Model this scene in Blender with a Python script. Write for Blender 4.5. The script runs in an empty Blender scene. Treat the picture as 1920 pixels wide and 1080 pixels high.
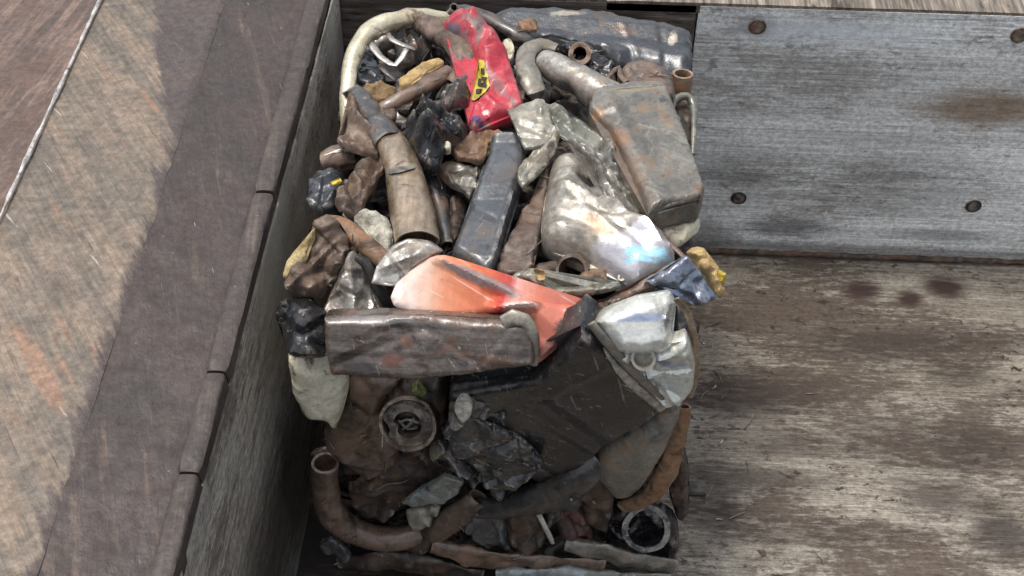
import bpy, bmesh, math, random
import numpy as np
from mathutils import Vector, Matrix, noise
from mathutils.geometry import delaunay_2d_cdt

# ------------------------------------------------------------------ camera, sky, sun, exposure
SC = bpy.context.scene
COL = SC.collection
FPX = 2500.0                                   # focal length in photograph pixels (1920 wide)
H = 0.924                                      # height of the bale
ROT = np.array([[0.99917077, -0.03597015, 0.01907697],
                [0.03907237, 0.71530341, -0.69772085],
                [0.0114513, 0.69788765, 0.7161157]])
CAM = np.array([0.10544337, -1.78580222, 2.81187124])
cd = bpy.data.cameras.new('camera'); cam = bpy.data.objects.new('camera', cd); COL.objects.link(cam)
cd.sensor_width = 36; cd.sensor_fit = 'HORIZONTAL'; cd.lens = FPX / 1920 * 36
cd.clip_start = 0.05; cd.clip_end = 500
cam.matrix_world = Matrix.Translation(Vector(CAM)) @ Matrix([list(r) for r in ROT]).to_4x4()
SC.camera = cam

SUN_EL, SUN_AZ = math.radians(74), math.radians(65)     # azimuth from +y (away from the camera) towards -x
w = bpy.data.worlds.new('World'); SC.world = w; w.use_nodes = True
nt = w.node_tree; nt.nodes.clear()
sky = nt.nodes.new('ShaderNodeTexSky'); sky.sky_type = 'NISHITA'; sky.sun_disc = False
sky.sun_elevation = SUN_EL; sky.sun_rotation = -SUN_AZ
sky.air_density = 1.0; sky.dust_density = 4.0; sky.ozone_density = 1.0
hs = nt.nodes.new('ShaderNodeHueSaturation'); hs.inputs['Saturation'].default_value = 0.42
bg = nt.nodes.new('ShaderNodeBackground'); bg.inputs['Strength'].default_value = 0.15
wo = nt.nodes.new('ShaderNodeOutputWorld')
nt.links.new(sky.outputs[0], hs.inputs['Color']); nt.links.new(hs.outputs[0], bg.inputs[0]); nt.links.new(bg.outputs[0], wo.inputs[0])
sd = bpy.data.lights.new('sun', 'SUN'); sd.energy = 1.2; sd.angle = math.radians(10); sd.color = (1, 0.95, 0.88)
so = bpy.data.objects.new('sun', sd); COL.objects.link(so)
sdir = Vector((-math.sin(SUN_AZ) * math.cos(SUN_EL), math.cos(SUN_AZ) * math.cos(SUN_EL), math.sin(SUN_EL)))
so.rotation_euler = sdir.to_track_quat('Z', 'Y').to_euler(); so.location = (0, 0, 5)
SC.view_settings.view_transform = 'Standard'; SC.view_settings.look = 'None'
SC.view_settings.exposure = 0.62; SC.view_settings.gamma = 1; SC.view_settings.use_curve_mapping = False
SC.cycles.use_denoising = True
SC.cycles.max_bounces = 6

# ------------------------------------------------------------------ helpers: photograph pixel -> point of the place
def ray(px, py):
    return ROT @ np.array([(px - 960) / FPX, (540 - py) / FPX, -1.0])
def hit(px, py, P, n):
    r = ray(px, py); t = np.dot(np.asarray(P) - CAM, n) / np.dot(r, n)
    return CAM + r * t
NRM = {'T': np.array([0, 0, 1.0]), 'F': np.array([0, -1.0, 0]), 'E': np.array([0, -0.7071, 0.7071])}
PNT = {'T': np.array([0, 0, H]), 'F': np.array([0, 0, 0.0]), 'E': np.array([0, 0, H])}
def srf(px, py, s, lift=0.0):
    return hit(px, py, PNT[s] + NRM[s] * lift, NRM[s])
def ppm(p):                                    # metres per pixel at a point
    return float(np.dot(np.asarray(p) - CAM, ROT @ np.array([0, 0, -1.0]))) / FPX

def tag(o, label=None, cat=None, group=None, kind=None):
    if label: o['label'] = label
    if cat: o['category'] = cat
    if group: o['group'] = group
    if kind: o['kind'] = kind
    return o
def fbm(v, f, seed, oct=3):
    p = Vector((v[0] * f + seed * 7.31, v[1] * f - seed * 3.17, v[2] * f + seed * 1.93)); s = 0; a = 1
    for i in range(oct):
        s += a * noise.noise(p); p = p * 2.03; a *= 0.5
    return s
def link(name, verts, faces, m, parent=None, mw=None, sharp=38, smooth=True):
    me = bpy.data.meshes.new(name); me.from_pydata([tuple(v) for v in verts], [], faces)
    bm = bmesh.new(); bm.from_mesh(me); bmesh.ops.recalc_face_normals(bm, faces=bm.faces); bm.to_mesh(me); bm.free()
    if smooth:
        me.shade_smooth(); me.set_sharp_from_angle(angle=math.radians(sharp))
    o = bpy.data.objects.new(name, me); COL.objects.link(o)
    me.materials.append(m)
    if mw is not None: o.matrix_world = mw
    if parent is not None:
        bpy.context.view_layer.update()
        o.parent = parent; o.matrix_parent_inverse = parent.matrix_world.inverted()
    return o
def catmull(P, step, closed=False, tension=0.5):
    P = [np.asarray(p, float) for p in P]; n = len(P); out = []
    rng = range(n if closed else n - 1)
    for i in rng:
        if closed: a, b, c, d = P[(i - 1) % n], P[i], P[(i + 1) % n], P[(i + 2) % n]
        else: a, b, c, d = P[max(i - 1, 0)], P[i], P[i + 1], P[min(i + 2, n - 1)]
        k = max(1, int(np.linalg.norm((c - b)[:2] if closed else (c - b)[:3]) / step))
        m0 = (c - a) * tension; m1 = (d - b) * tension
        for j in range(k):
            t = j / k; t2 = t * t; t3 = t2 * t
            out.append((2*t3-3*t2+1)*b + (t3-2*t2+t)*m0 + (-2*t3+3*t2)*c + (t3-t2)*m1)
    if not closed: out.append(P[-1])
    return out

# ------------------------------------------------------------------ shape 1: a crushed, pillowed or folded panel from its outline
SHEETS = ('sheet_scrap', 'bracket_plate', 'bent_strip', 'catalyst_shell', 'muffler_end')
def panel(name, pts, m, s='T', lift=0.0, th=0.02, back=None, rnd=None, crump=0.004, freq=14, ridge=0.0, folds=(), dents=(),
          tilt=(0, 0), seed=1, tens=0.28, jag=0.0035, long=None, parent=None, grid=None, sharp=34, crease=None, sheet=None, label=None, cat=None, group=None):
    n = NRM[s].copy()
    # tilt: slope of the panel to the right and up the picture
    ux = np.array([1.0, 0, 0]); vy = np.cross(n, ux)
    n = n - ux * tilt[0] - vy * tilt[1]; n /= np.linalg.norm(n)
    cx = sum(p[0] for p in pts) / len(pts); cy = sum(p[1] for p in pts) / len(pts)
    sink = .55 * th; O = srf(cx, cy, s, lift + sink)
    W = [hit(p[0], p[1], O, n) for p in pts]
    u = np.array([1.0, 0, 0]); 
    if long is not None:
        a = hit(long[0], long[1], O, n); b = hit(long[2], long[3], O, n); u = b - a
    u = u - n * np.dot(u, n); u /= np.linalg.norm(u); v = np.cross(n, u)
    Q = [np.array([np.dot(x - O, u), np.dot(x - O, v)]) for x in W]
    def loc(px, py):
        x = hit(px, py, O, n); return np.array([np.dot(x - O, u), np.dot(x - O, v)])
    area = abs(sum(Q[i][0]*Q[(i+1) % len(Q)][1] - Q[(i+1) % len(Q)][0]*Q[i][1] for i in range(len(Q)))) / 2
    g = grid or min(0.0105, max(0.0030, math.sqrt(area / 2200)))
    rr = random.Random(seed)
    bd = catmull(Q, g, True, tens)
    bd = [b + np.array([fbm((b[0], b[1], 0), 55, seed + 3, 3), fbm((b[0], b[1], 5), 55, seed + 9, 3)]) * (jag if name in SHEETS or sheet else jag * .5) for b in bd]
    if sum(bd[i][0]*bd[(i+1) % len(bd)][1] - bd[(i+1) % len(bd)][0]*bd[i][1] for i in range(len(bd))) < 0: bd = bd[::-1]
    B = np.array(bd); nb = len(B)
    lo, hi = B.min(0), B.max(0); ins = []
    A2 = np.roll(B, -1, 0); E = A2 - B; L2 = (E ** 2).sum(1) + 1e-12
    def dist(P):
        d = P[:, None, :] - B[None]; t = np.clip((d * E[None]).sum(2) / L2[None], 0, 1)
        return np.sqrt(((d - t[..., None] * E[None]) ** 2).sum(2)).min(1)
    j = 0; y = lo[1]
    while y < hi[1]:
        x = lo[0] + (g / 2 if j % 2 else 0)
        while x < hi[0]:
            ins.append((x + rr.uniform(-.18, .18) * g, y + rr.uniform(-.18, .18) * g)); x += g
        y += g * .866; j += 1
    ins = np.array(ins)
    rf = .55; r0 = rf * (rnd if rnd else th)
    Tn = np.roll(B, -1, 0) - np.roll(B, 1, 0); Tn /= np.linalg.norm(Tn, axis=1)[:, None] + 1e-12; Nn = np.stack([-Tn[:, 1], Tn[:, 0]], 1)
    if len(ins):
        # inside test by crossing number
        x, y = ins[:, 0][:, None], ins[:, 1][:, None]
        c = ((B[None, :, 1] > y) != (A2[None, :, 1] > y)) & (x < E[None, :, 0] * (y - B[None, :, 1]) / (E[None, :, 1] + 1e-15) + B[None, :, 0])
        ins = ins[(c.sum(1) % 2) == 1]
    if len(ins): ins = ins[dist(ins) > max(g * 0.55, r0 * .75)]
    for fr in (.10, .30, .60):           # rows of points that follow the outline, so that the rounded rim is smooth
        Rg = B + Nn * (fr * r0)
        if fr * r0 > g * .9: Rg = Rg[::1]
        Rg = Rg[dist(Rg) > fr * r0 * .93]
        ins = np.concatenate([ins, Rg]) if len(ins) else Rg
    allp = [Vector(b) for b in B] + [Vector(p) for p in ins]
    vo, _, fo, ov, _, _ = delaunay_2d_cdt(allp, [(i, (i + 1) % nb) for i in range(nb)], [], 1, 1e-7, True)
    V = np.array([[p[0], p[1]] for p in vo]); d = dist(V)
    r = rf * (rnd if rnd else th)
    prof = np.sqrt(np.clip(1 - (1 - np.clip(d / r, 0, 1)) ** 2, 0, 1))
    ed = np.clip(d / max(r * .6, 1e-4), 0, 1)
    sheet = (name in SHEETS) if sheet is None else sheet
    q0 = 0 if sheet else (.5 if r < .017 else .2)
    pq = q0 + (1 - q0) * prof; h = th * (.75 if sheet else 1) * pq
    if sheet: ed = np.ones(len(V))
    if sheet:
        for i in range(len(V)): h[i] += .011 * fbm((V[i, 0], V[i, 1], 9), 26, seed + 40, 2) * math.exp(-d[i] / .016)   # curled, torn rim
    for f in folds:                            # (x0,y0,x1,y1,height,width): a straight ridge or groove across the panel
        a, b = loc(f[0], f[1]), loc(f[2], f[3]); ab = b - a; t = np.clip(((V - a) @ ab) / (ab @ ab), 0, 1)
        dd = np.sqrt(((V - a - t[:, None] * ab) ** 2).sum(1))
        h = h + f[4] * np.clip(1 - dd / f[5], 0, 1) * (1 if sheet else np.clip(d / (g * 1.2), 0, 1))
    ncr = crease if crease is not None else int(min(22, 6 + area / .0022))
    ext = hi - lo
    for k in range(ncr):                       # random straight creases: sheet metal folds in flat facets
        c = lo + ext * np.array([rr.random(), rr.random()]); an = rr.uniform(0, math.pi); dr = np.array([math.cos(an), math.sin(an)])
        q = V - c; al = q @ dr; ac = q @ np.array([-dr[1], dr[0]]); ln = rr.uniform(.3, 1.1) * max(ext); wd = rr.choice((rr.uniform(.006, .012), rr.uniform(.012, .034)))
        amp = (crump * .9 + ridge * .45 + .0015) * rr.choice((-1.1, 1))
        amp = amp * min(1.0, wd / .016); side = np.where(ac > 0, 1.0, rr.uniform(.2, 1.0))
        h = h + amp * np.clip(1 - np.abs(ac) * side / wd, 0, 1) * np.clip(1 - np.abs(al) / ln, 0, 1) * (1 if sheet else np.clip(d / (r * .5 + 1e-5), 0, 1))
    for q in dents:                            # (x,y,depth,radius)
        a = loc(q[0], q[1]); dd = np.sqrt(((V - a) ** 2).sum(1)); h = h - q[2] * np.exp(-(dd / q[3]) ** 2)
    for i in range(len(V)):
        k = fbm((V[i, 0], V[i, 1], 0), freq, seed)
        h[i] += crump * .25 * k * (0.35 + 0.65 * ed[i])
        if ridge: h[i] += ridge * .55 * (0.35 - abs(fbm((V[i, 0], V[i, 1], 3), freq * .8, seed + 20, 2))) * ed[i]
    bk = back if back is not None else max(0.012, th * 0.8)
    # closed body: a front face and a back face (close behind it for thin sheet), joined by a wall round the outline
    nv = len(V); faces = []; cnt = {}
    low = [h[i] - .0028 if sheet else min(-bk * pq[i], h[i] - .003) for i in range(nv)]
    h = h - sink; low = [x - sink for x in low]
    verts = [(V[i, 0], V[i, 1], h[i]) for i in range(nv)] + [(V[i, 0], V[i, 1], low[i]) for i in range(nv)]
    for f in fo:
        for a, b in zip(f, list(f[1:]) + [f[0]]): cnt[(min(a, b), max(a, b))] = cnt.get((min(a, b), max(a, b)), 0) + 1
        faces.append(tuple(f)); faces.append(tuple(i + nv for i in reversed(f)))
    for (a, b), c in cnt.items():
        if c == 1: faces.append((a, b, b + nv, a + nv))
    mw = Matrix(((u[0], v[0], n[0], O[0]), (u[1], v[1], n[1], O[1]), (u[2], v[2], n[2], O[2]), (0, 0, 0, 1)))
    o = link(name, verts, faces, m, parent, mw, sharp)
    return tag(o, label, cat, group)

# ------------------------------------------------------------------ shape 2: a pipe along a spine
def sweep(name, W, rad, m, flat=1.0, nrm=None, open0=False, open1=False, wall=0.004, crump=0.002, freq=18, seed=1, seg=22,
          step=0.012, parent=None, sharp=40, depth=0.09, pinch=(), square=2.0, label=None, cat=None, group=None):
    pts = catmull([np.append(np.asarray(p, float), r) for p, r in zip(W, rad)], step)
    P = np.array([p[:3] for p in pts]); R = np.array([max(p[3], 0.0008) for p in pts]); n = len(P)
    T = np.gradient(P, axis=0); T /= np.linalg.norm(T, axis=1)[:, None] + 1e-12
    nn = np.array([0, -.4, .9]) if nrm is None else np.asarray(nrm, float)
    if abs(np.dot(nn / np.linalg.norm(nn), T[0])) > .93: nn = np.array([1.0, 0.2, 0.1])
    O = P.mean(0); verts = []; rings = []
    cum = np.concatenate([[0], np.cumsum(np.linalg.norm(np.diff(P, axis=0), axis=1))]); tot = cum[-1]
    rd = random.Random(seed * 13 + n); dn = []
    if crump > .0011:
        for k in range(int(2 + tot / .07)): dn.append((rd.random() * tot, rd.uniform(0, 6.28), rd.uniform(.15, .55), rd.uniform(.5, 1.6), rd.uniform(.3, .9)))
    def ring(i, scale, shift, crum=True):
        t = T[i]; a = nn - t * np.dot(nn, t); a /= np.linalg.norm(a); b = np.cross(t, a)
        fl = flat[0] + (flat[1] - flat[0]) * cum[i] / tot if isinstance(flat, tuple) else flat
        for q in pinch:                        # (fraction, width, strength)
            fl = fl * (1 - q[2] * math.exp(-((cum[i] / tot - q[0]) / q[1]) ** 2))
        out = []
        for k in range(seg):
            an = 2 * math.pi * k / seg; c, s = math.cos(an), math.sin(an)
            if square != 2:
                q = (abs(c) ** square + abs(s) ** square) ** (-1 / square); c, s = c * q, s * q
            rr = R[i] * scale; wide = 1 + (1 - fl) * .25
            for q in dn:
                da = abs((an - q[1] + math.pi) % (2 * math.pi) - math.pi) / q[4]; dz = abs(cum[i] - q[0]) / (R[i] * q[3])
                if da < 1 and dz < 1: rr = rr * (1 - q[2] * (1 - da * da) * (1 - dz))
            p = P[i] + a * c * rr * fl + b * s * rr * wide + t * shift
            if crum: p = p + (a * c + b * s) * crump * fbm(p, freq, seed)
            out.append(len(verts)); verts.append(p - O)
        return out
    faces = []
    def bridge(A, B):
        for k in range(seg): faces.append((A[k], A[(k+1) % seg], B[(k+1) % seg], B[k]))
    rs = [ring(i, 1, 0) for i in range(n)]
    for i in range(n - 1): bridge(rs[i], rs[i + 1])
    def close(i, outer, sg, opn):
        if opn:
            w0 = max(1 - wall / R[i], 0.5); ins = ring(i, w0, 0); bridge(outer, ins); prev = ins
            k = i; 
            kk = max(2, int(depth / step)); j = 0
            while j < kk and 0 <= k + sg < n:
                k += sg; j += 1
                cur = ring(k, w0, 0); bridge(prev, cur); prev = cur
            faces.append(tuple(prev))
        else:
            c1 = ring(i, .82, -sg * R[i] * .12); bridge(outer, c1); c2 = ring(i, .45, -sg * R[i] * .18); bridge(c1, c2); faces.append(tuple(c2))
    close(0, rs[0], 1, open0); close(n - 1, rs[-1], -1, open1)
    o = link(name, verts, faces, m, parent, Matrix.Translation(Vector(O)), sharp)
    return tag(o, label, cat, group)
def pipe(name, sp, m, s='T', **k):             # spine in photograph pixels: (x, y, radius px, lift m)
    W = [srf(q[0], q[1], s, q[3] if len(q) > 3 else 0.0) for q in sp]
    rad = [q[2] * ppm(p) for q, p in zip(sp, W)]
    k.setdefault('nrm', NRM[s])
    if min(q[2] for q in sp) >= 9 and k.get('crump', .002) > .0011:
        k.setdefault('open0', True); k.setdefault('open1', True); k.setdefault('wall', .003); k.setdefault('depth', .06)
    return sweep(name, W, rad, m, **k)
def stub(name, px, py, s, lift, axis, rpx, length, m, **k):   # short pipe whose open mouth is at a pixel, axis pointing out of the mouth
    p = srf(px, py, s, lift); a = np.asarray(axis, float); a /= np.linalg.norm(a); r = rpx * ppm(p)
    return sweep(name, [p, p - a * length * .5, p - a * length], [r, r, r], m, open0=True, nrm=(0.3, 1, 0.2), **k)

# ------------------------------------------------------------------ materials
def RGB(h):
    h = h.lstrip('#'); c = [int(h[i:i+2], 16) / 255 for i in (0, 2, 4)]
    return tuple((x / 12.92 if x <= .04045 else ((x + .055) / 1.055) ** 2.4) for x in c) + (1,)
class NB:
    def __init__(self, name):
        self.m = bpy.data.materials.new(name); self.m.use_nodes = True; self.t = self.m.node_tree; self.t.nodes.clear()
        self.out = self.n('ShaderNodeOutputMaterial'); self.b = self.n('ShaderNodeBsdfPrincipled'); self.l(self.b.outputs[0], self.out.inputs[0])
    def n(self, t): return self.t.nodes.new(t)
    def l(self, a, b): self.t.links.new(a, b)
    def put(self, sock, v):
        if hasattr(v, 'is_output'): self.l(v, sock)
        else: sock.default_value = v
    def coord(self, scale=(1, 1, 1), rot=(0, 0, 0), rnd=True):
        tc = self.n('ShaderNodeTexCoord'); mp = self.n('ShaderNodeMapping')
        mp.inputs['Scale'].default_value = scale; mp.inputs['Rotation'].default_value = rot
        # rotate first, then scale: two mappings
        if any(rot):
            m2 = self.n('ShaderNodeMapping'); m2.inputs['Rotation'].default_value = rot; mp.inputs['Rotation'].default_value = (0, 0, 0)
            self.l(tc.outputs['Object'], m2.inputs[0]); self.l(m2.outputs[0], mp.inputs[0])
        else: self.l(tc.outputs['Object'], mp.inputs[0])
        if rnd:
            oi = self.n('ShaderNodeObjectInfo'); ml = self.n('ShaderNodeMath'); ml.operation = 'MULTIPLY'; ml.inputs[1].default_value = 53
            self.l(oi.outputs['Random'], ml.inputs[0]); cb = self.n('ShaderNodeCombineXYZ')
            for i in range(3): self.l(ml.outputs[0], cb.inputs[i])
            self.l(cb.outputs[0], mp.inputs['Location'])
        return mp.outputs[0]
    def noise(self, co, scale, detail=5, rough=.6, dist=0):
        x = self.n('ShaderNodeTexNoise'); x.inputs['Scale'].default_value = scale; x.inputs['Detail'].default_value = detail
        x.inputs['Roughness'].default_value = rough; x.inputs['Distortion'].default_value = dist; self.l(co, x.inputs['Vector']); return x.outputs[0]
    def ramp(self, v, a, b, lo=0.0, hi=1.0):
        x = self.n('ShaderNodeMapRange'); x.interpolation_type = 'SMOOTHSTEP'
        self.l(v, x.inputs[0]); x.inputs[1].default_value = a; x.inputs[2].default_value = b; x.inputs[3].default_value = lo; x.inputs[4].default_value = hi
        return x.outputs[0]
    def mix(self, f, a, b, mode='MIX'):
        x = self.n('ShaderNodeMix'); x.data_type = 'RGBA'; x.blend_type = mode
        self.put(x.inputs[0], f); self.put(x.inputs[6], a); self.put(x.inputs[7], b); return x.outputs[2]
    def math(self, op, a, b=0.0):
        x = self.n('ShaderNodeMath'); x.operation = op; self.put(x.inputs[0], a); self.put(x.inputs[1], b); return x.outputs[0]
    def bump(self, *hs):
        prev = None
        for h, st, d in hs:
            x = self.n('ShaderNodeBump'); x.inputs['Strength'].default_value = st; x.inputs['Distance'].default_value = d
            self.l(h, x.inputs['Height'])
            if prev is not None: self.l(prev, x.inputs['Normal'])
            prev = x.outputs[0]
        self.l(prev, self.b.inputs['Normal'])

MATS = {}
def metal(name, c1, c2, rust=None, ra=0.5, rust2=None, met=0.3, rough=0.5, streak=0.0, scuff=0.0, scol='#b9b4aa', dirt=0.35, dcol='#1d1917',
          s=7.0, edge=0.25, ecol='#a59b8e', bump=0.35, saxis=0, coat=0.0, grime=.85):
    b = NB(name); co = b.coord()
    base = b.mix(b.ramp(b.noise(co, s, 6, .62, .6), .36, .64), RGB(c1), RGB(c2))
    sp = b.noise(co, 140, 4, .7)
    base = b.mix(1.0, base, b.mix(sp, (.62, .62, .62, 1), (1.38, 1.38, 1.38, 1)), 'MULTIPLY')
    gr = b.noise(co, 42, 9, .72, .5)
    base = b.mix(grime, base, b.mix(b.ramp(gr, .32, .68), (.5, .49, .48, 1), (1.42, 1.42, 1.42, 1)), 'MULTIPLY')
    if streak:
        sc = [70, 70, 70]; sc[saxis] = 4
        base = b.mix(streak, base, b.mix(b.ramp(b.noise(b.coord(tuple(sc)), 1, 4, .6), .3, .7), (.45, .43, .41, 1), (1.5, 1.5, 1.5, 1)), 'MULTIPLY')
    rm = None
    if rust:
        rm = b.ramp(b.noise(co, s * 1.7, 9, .68, .8), .62 - ra * .3 - .05, .62 - ra * .3 + .07)
        base = b.mix(rm, base, b.mix(b.ramp(b.noise(co, 34, 6, .7), .35, .65), RGB(rust), RGB(rust2 or rust)))
    if edge:
        g = b.n('ShaderNodeNewGeometry')
        em = b.math('MULTIPLY', b.ramp(g.outputs['Pointiness'], .515, .6), b.ramp(b.noise(co, 40, 4), .4, .6))
        base = b.mix(b.math('MULTIPLY', em, edge * 2), base, RGB(ecol))
    if dirt:
        dm = b.ramp(b.noise(co, 16, 8, .7, 1.0), .60 - dirt * .22, .74 - dirt * .2)
        base = b.mix(b.math('MULTIPLY', dm, .78), base, RGB(dcol))
    if scuff:
        rr = random.Random(name); 
        sm = b.ramp(b.noise(b.coord((1, 3.2, 2), (0, 0, rr.uniform(0, 3))), 22, 7, .72, .4), .70 - scuff * .16, .73 - scuff * .14)
        base = b.mix(b.math('MULTIPLY', sm, .85), base, RGB(scol))
        fine = b.ramp(b.noise(b.coord((9, 130, 60), (0, 0, rr.uniform(0, 3))), 1, 3, .6), .66, .71)
        base = b.mix(b.math('MULTIPLY', fine, min(1, scuff * 1.2)), base, RGB(scol))
    b.l(base, b.b.inputs['Base Color'])
    r = b.ramp(b.noise(co, 20, 5, .6), .3, .7, max(.05, rough - .2), min(1, rough + .1))
    if rm is not None: r = b.math('ADD', r, b.math('MULTIPLY', rm, .2)); 
    b.l(r, b.b.inputs['Roughness'])
    if rm is not None and met: b.l(b.math('MULTIPLY', b.math('SUBTRACT', 1.0, rm), met), b.b.inputs['Metallic'])
    else: b.b.inputs['Metallic'].default_value = met
    b.b.inputs['Coat Weight'].default_value = coat if coat else (.5 if met > .22 else 0); b.b.inputs['Coat Roughness'].default_value = .2
    b.bump((b.noise(co, 28, 5, .6), bump * .7, .010), (gr, bump, .004), (b.noise(co, 170, 4, .65), bump, .0015))
    MATS[name] = b.m; return b.m
def wool(name, c1, c2, s=40):                   # glass wool / ceramic fibre packing
    b = NB(name); co = b.coord()
    base = b.mix(b.ramp(b.noise(co, s, 8, .7, .5), .38, .62), RGB(c1), RGB(c2))
    base = b.mix(b.ramp(b.noise(co, 18, 6, .7), .62, .72), base, RGB('#5a4a36'))
    b.l(base, b.b.inputs['Base Color']); b.b.inputs['Roughness'].default_value = .95
    b.bump((b.noise(co, 60, 6, .7), .9, .008), (b.noise(b.coord((30, 220, 90)), 1, 4, .7), .6, .003))
    MATS[name] = b.m; return b.m

cream   = metal('cream_steel', '#d8d2b8', '#b3a98c', '#6b5540', .05, met=.45, rough=.27, dirt=.1, streak=.25, grime=.25, bump=.15)
rustbr  = metal('rust_brown', '#6e5d51', '#51453d', '#705a4a', .35, '#574536', met=.15, rough=.58, dirt=.35, scuff=.1)
rustdk  = metal('rust_dark', '#4b413b', '#362e2a', '#5a4535', .35, '#3a2c23', met=.15, rough=.55, dirt=.45, scuff=.08)
rustor  = metal('rust_orange', '#866a53', '#6c5543', '#8f6a4d', .35, '#74563f', met=.1, rough=.62, dirt=.3)
beige   = metal('beige_steel', '#a08e78', '#83735f', '#6a5744', .15, met=.55, rough=.32, streak=.5, dirt=.2, scuff=.1, grime=.4, saxis=1, bump=.2)
greydk  = metal('dark_steel', '#4b4a4a', '#353535', '#5a4638', .2, met=.35, rough=.42, dirt=.3, scuff=.25)
greyol  = metal('olive_grey_steel', '#7a776e', '#625f58', '#70604f', .2, '#7c654e', met=.3, rough=.46, dirt=.28, scuff=.2, grime=.65)
khaki   = metal('khaki_steel', '#8c887b', '#726e64', '#70634f', .2, met=.25, rough=.48, dirt=.3, scuff=.12, grime=.6)
silver  = metal('silver_steel', '#b7b3ab', '#96928a', '#857767', .2, met=.6, rough=.36, dirt=.26, dcol='#3a352f', streak=.35, scuff=.1, scol='#dcd8d0', grime=.6)
chrome  = metal('blued_chrome', '#b4e9fa', '#cdf1fa', None, met=.15, rough=.18, dirt=.0, edge=.1, bump=.2, grime=.2)  # cyan base colour is a painted sky reflection
chromed = metal('scratched_chrome', '#8a93a3', '#6f7888', '#4c4c55', .2, met=.8, rough=.28, dirt=.15, scuff=.3, scol='#d5dae0', streak=.3, grime=.5)
satin   = metal('lavender_satin', '#d5d2d8', '#c3bfc6', '#b9a999', .2, met=.6, rough=.28, dirt=.08, edge=.2, bump=.25, grime=.3)
def faded():
    b = NB('faded_red_paint'); co = b.coord(rnd=False)
    tc = b.n('ShaderNodeTexCoord'); sx = b.n('ShaderNodeSeparateXYZ'); b.l(tc.outputs['Object'], sx.inputs[0])
    v = b.math('ADD', sx.outputs[0], b.math('MULTIPLY', b.math('SUBTRACT', b.noise(b.coord((14, 3, 5), rnd=False), 1, 5, .6), .5), .13))
    rp_ = b.n('ShaderNodeValToRGB'); b.l(b.ramp(v, -.30, .24), rp_.inputs[0]); e = rp_.color_ramp.elements
    e[0].position = .18; e[0].color = RGB('#e3d0c4'); e[1].position = .95; e[1].color = RGB('#b9685a')
    for p, c in ((.29, '#dba588'), (.4, '#d4835f'), (.54, '#cf7150'), (.63, '#c04a44'), (.69, '#dcaa9e'), (.8, '#c97f68')):
        x = e.new(p); x.color = RGB(c)
    col = b.mix(1.0, rp_.outputs[0], b.mix(b.noise(co, 60, 8, .7), (.72, .72, .72, 1), (1.28, 1.28, 1.28, 1)), 'MULTIPLY')
    col = b.mix(b.math('MULTIPLY', b.ramp(b.noise(co, 20, 8, .72, .6), .62, .70), .7), col, RGB('#6a5a56'))
    ch = b.ramp(b.noise(co, 34, 10, .76, .3), .63, .66); col = b.mix(b.math('MULTIPLY', ch, .8), col, RGB('#9a8a84'))
    fine = b.ramp(b.noise(b.coord((8, 140, 60), (0, 0, .4), rnd=False), 1, 3, .6), .62, .68); col = b.mix(b.math('MULTIPLY', fine, .5), col, RGB('#e6d3c8'))
    b.l(col, b.b.inputs['Base Color']); b.b.inputs['Roughness'].default_value = .4
    b.bump((b.noise(co, 25, 5), .25, .008), (b.noise(co, 160, 4), .2, .0015)); return b.m
salmon  = faded()
def silver_end():                               # crumpled silver shell whose one end is still polished
    b = NB('half_polished_silver'); co = b.coord(rnd=False); tc = b.n('ShaderNodeTexCoord'); sx = b.n('ShaderNodeSeparateXYZ'); b.l(tc.outputs['Object'], sx.inputs[0])
    dull = b.mix(b.ramp(b.noise(co, 9, 7, .65, .6), .36, .64), RGB('#b3aea4'), RGB('#928b80'))
    dull = b.mix(.8, dull, b.mix(b.ramp(b.noise(co, 42, 9, .72), .32, .68), (.5, .49, .47, 1), (1.4, 1.4, 1.4, 1)), 'MULTIPLY')
    tanm = b.ramp(b.noise(b.coord((3, 14, 6), rnd=False), 1, 5, .6), .55, .68); dull = b.mix(b.math('MULTIPLY', tanm, .6), dull, RGB('#b89d84'))
    dull = b.mix(b.math('MULTIPLY', b.ramp(b.noise(co, 17, 8, .7, 1), .58, .68), .75), dull, RGB('#3f3a34'))
    pol = b.mix(b.ramp(b.noise(co, 14, 5), .35, .65), RGB('#d2d0d3'), RGB('#b9b6ba'))
    k = b.ramp(b.math('ADD', sx.outputs[0], b.math('MULTIPLY', b.math('SUBTRACT', b.noise(co, 16, 6, .65), .5), .16)), .075, .115)
    b.l(b.mix(k, dull, pol), b.b.inputs['Base Color']); b.b.inputs['Metallic'].default_value = .6
    b.l(b.math('SUBTRACT', .42, b.math('MULTIPLY', k, .08)), b.b.inputs['Roughness'])
    b.bump((b.noise(co, 28, 5), .25, .01), (b.noise(co, 60, 7, .7), .25, .004)); return b.m
silver2 = silver_end()
red     = metal('red_paint', '#a62c3a', '#b53c48', '#6f5654', .24, '#84706d', met=.0, rough=.36, dirt=.14, edge=.3, ecol='#cf8a88', s=6, bump=.25, scuff=.1, scol='#b98c8a', grime=.55)
black   = metal('black_box_paint', '#2b2c2f', '#191a1c', None, met=.35, rough=.34, dirt=.2, dcol='#121212', scuff=.62, scol='#84827d', grime=.6)
blackfo = metal('black_foil', '#4a4a4a', '#2c2c2d', '#5c5348', .2, met=.5, rough=.34, dirt=.3, scuff=.7, scol='#9a958b')
blackgl = metal('black_gloss', '#2b2b2d', '#1c1c1e', '#3d3835', .15, met=.3, rough=.25, dirt=.2, scuff=.45, scol='#a9a6a0', coat=.3)
bluegrey= metal('blue_grey_coating', '#54575a', '#45484b', '#584c43', .12, met=.3, rough=.38, dirt=.12, scuff=.2, edge=.35, grime=.5)
blackpl = metal('black_plate', '#44474a', '#313438', '#4c3f38', .04, met=.4, rough=.32, dirt=.2, scuff=.14, scol='#b2ac9f', grime=.55)
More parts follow.
